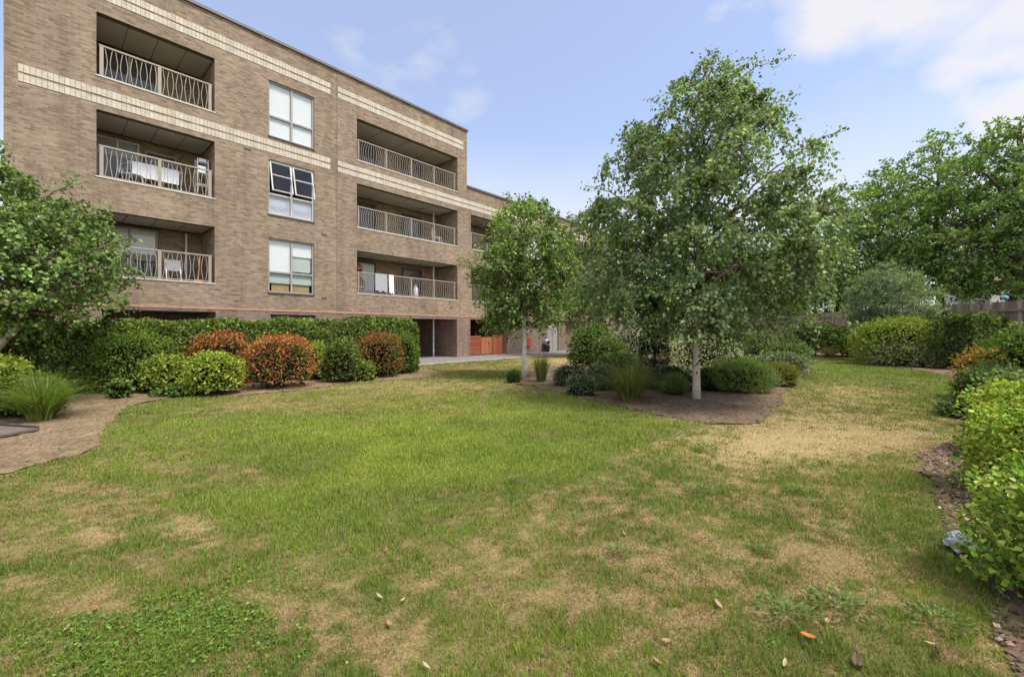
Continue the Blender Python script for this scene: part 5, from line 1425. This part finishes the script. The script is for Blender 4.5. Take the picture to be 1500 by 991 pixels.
# weed rosettes on the lawn
WEEDS = [(1228, 895, .15, 'feathery weed rosette around the upright tan leaf'), (1150, 905, .14, 'dark feathery weed left of the orange leaf'),
         (1372, 916, .13, 'broad leaved weed near the soil edge at lower right'), (910, 816, .09, 'bright round weed on the dry lawn at centre'),
         (1120, 812, .08, 'bright weed tuft on the dry lawn right of centre'), (1025, 722, .13, 'bright weed tuft below the middle soil bed'),
         (1222, 783, .09, 'pale weed tuft in the green right part of the lawn'), (1030, 660, .16, 'wide weed patch just below the soil bed corner'),
         (1168, 722, .10, 'green weed tuft on the dry right lawn'), (755, 708, .10, 'pale broad weed in the bright green lawn')]
for i, (px, py, r_, lab) in enumerate(WEEDS):
    x_, y_ = G(px, py); rng = np.random.default_rng(300 + i); n = 190
    t = thing('lawn_weed', lab, 'weed', (x_, y_, 0), 0, 'weeds in the lawn')
    az = rng.uniform(0, 6.283, n); q = rng.uniform(0, 1, n) ** .7
    pos = np.stack([np.cos(az) * r_ * q, np.sin(az) * r_ * q, .03 + .03 * rng.uniform(0, 1, n)], 1)
    tip = np.stack([np.cos(az), np.sin(az), rng.uniform(.1, 1.0, n)], 1)
    leaves('leaf_rosette', pos, tip, rng.normal(0, .3, (n, 3)) + (0, 0, 1), r_ * rng.uniform(.14, .3, n), palette(rng, n, [(0.10, 0.175, 0.035), (0.15, 0.23, 0.05), (.075, .13, .03)], [2, 2, 1]), T_LANCE, LEAFM, t)

# ------------------------------------------------------------------ grass blades and clover
rng = np.random.default_rng(2024)
NB = 1600000
Y = np.exp(rng.uniform(math.log(1.25), math.log(30), NB))
X = rng.uniform(-1, 1, NB) * (1.30 * Y + 1.2)
bed = np.zeros(NB, bool)
jx = X + rng.normal(0, .10, NB); jy = Y + rng.normal(0, .10, NB)
for poly in BEDS: bed |= inpoly(jx, jy, poly)
ok = (~bed) & (path_side(X, Y) > 2.74)
ok &= ~((np.abs(X - G(-5, 634)[0]) < .9) & (np.abs(Y - G(-5, 634)[1]) < .35))
X, Y = X[ok], Y[ok]; n = len(X)
d = dryness(X, Y); h = grass_hue(X, Y)
isdry = rng.uniform(0, 1, n) < (0.12 + 0.86 * d ** 1.2)
thin = rng.uniform(0, 1, n) < np.where(d > .85, .8, 1.0)
X, Y, d, h, isdry = X[thin], Y[thin], d[thin], h[thin], isdry[thin]; n = len(X)
tuft = fbm(X * 4, Y * 4, 61, 3)
ln = np.where(isdry, .026, .034) * rng.uniform(.5, 1.3, n) * (.35 + 1.3 * tuft) * np.where(rng.uniform(0, 1, n) < .05, 1.8, 1.0) * (1 + .02 * Y) * (1.15 - .45 * d)
wd = (.0016 + .0006 * rng.uniform(0, 1, n)) * np.maximum(1, Y / 2.2) ** .9
az = rng.uniform(0, 6.283, n); le = np.where(isdry, rng.uniform(.4, 1.6, n), rng.uniform(.1, 1.0, n))
dirv = nrm(np.stack([np.cos(az) * le, np.sin(az) * le, np.ones(n)], 1))
az2 = az + math.pi / 2 + rng.normal(0, .6, n)
sd = np.stack([np.cos(az2), np.sin(az2), np.zeros(n)], 1)
base = np.stack([X, Y, ground_z(X, Y) - .003], 1)
V = np.stack([base - sd * wd[:, None], base + sd * wd[:, None], base + dirv * ln[:, None]], 1)
g = G1 * (1 - h[:, None]) + G2 * h[:, None]
dead = THATCH + (STRAW - THATCH) * rng.uniform(0, 1, (n, 1)); pl_ = paleness(X, Y)[:, None] * rng.uniform(.2, 1, (n, 1)); dead = dead * (1 - pl_) + PALE * pl_
col = np.where(isdry[:, None], dead, g) * np.exp(rng.normal(0, .22, (n, 1)))
Fc = np.arange(n * 3).reshape(-1, 3)
o = npmesh('grass', V.reshape(-1, 3), Fc, np.repeat(col, 3, 0), leafmat('grass_blade', .25, .6, .2))
tag(o, kind='stuff')
# clover
n = 9000
cx, cy = G(245, 930); 
X = np.concatenate([cx + rng.normal(0, .38, n // 2), rng.uniform(-6, 1.5, n // 2)]); Y = np.concatenate([cy + rng.normal(0, .2, n // 2), rng.uniform(1.6, 6.5, n // 2)])
keep = (np.arange(n) < n // 2) | (fbm(X * 1.6, Y * 1.6, 88, 3) > .62)
keep &= dryness(X, Y) < .55
for poly in BEDS: keep &= ~inpoly(X, Y, poly)
X, Y = X[keep], Y[keep]; n = len(X)
pos = np.stack([X, Y, ground_z(X, Y) + rng.uniform(.006, .036, n)], 1); az = rng.uniform(0, 6.283, n)
o = leaves('clover', pos, np.stack([np.cos(az), np.sin(az), rng.normal(0, .25, n)], 1), np.stack([rng.normal(0, .35, n), rng.normal(0, .35, n), np.ones(n)], 1), .016 * rng.uniform(.6, 1.3, n), palette(rng, n, [(0.095, 0.175, 0.026), (0.14, 0.225, 0.035), (.19, .26, .05)], [2, 2, 1], .25), T_OVAL, LEAFM)
tag(o, kind='stuff')
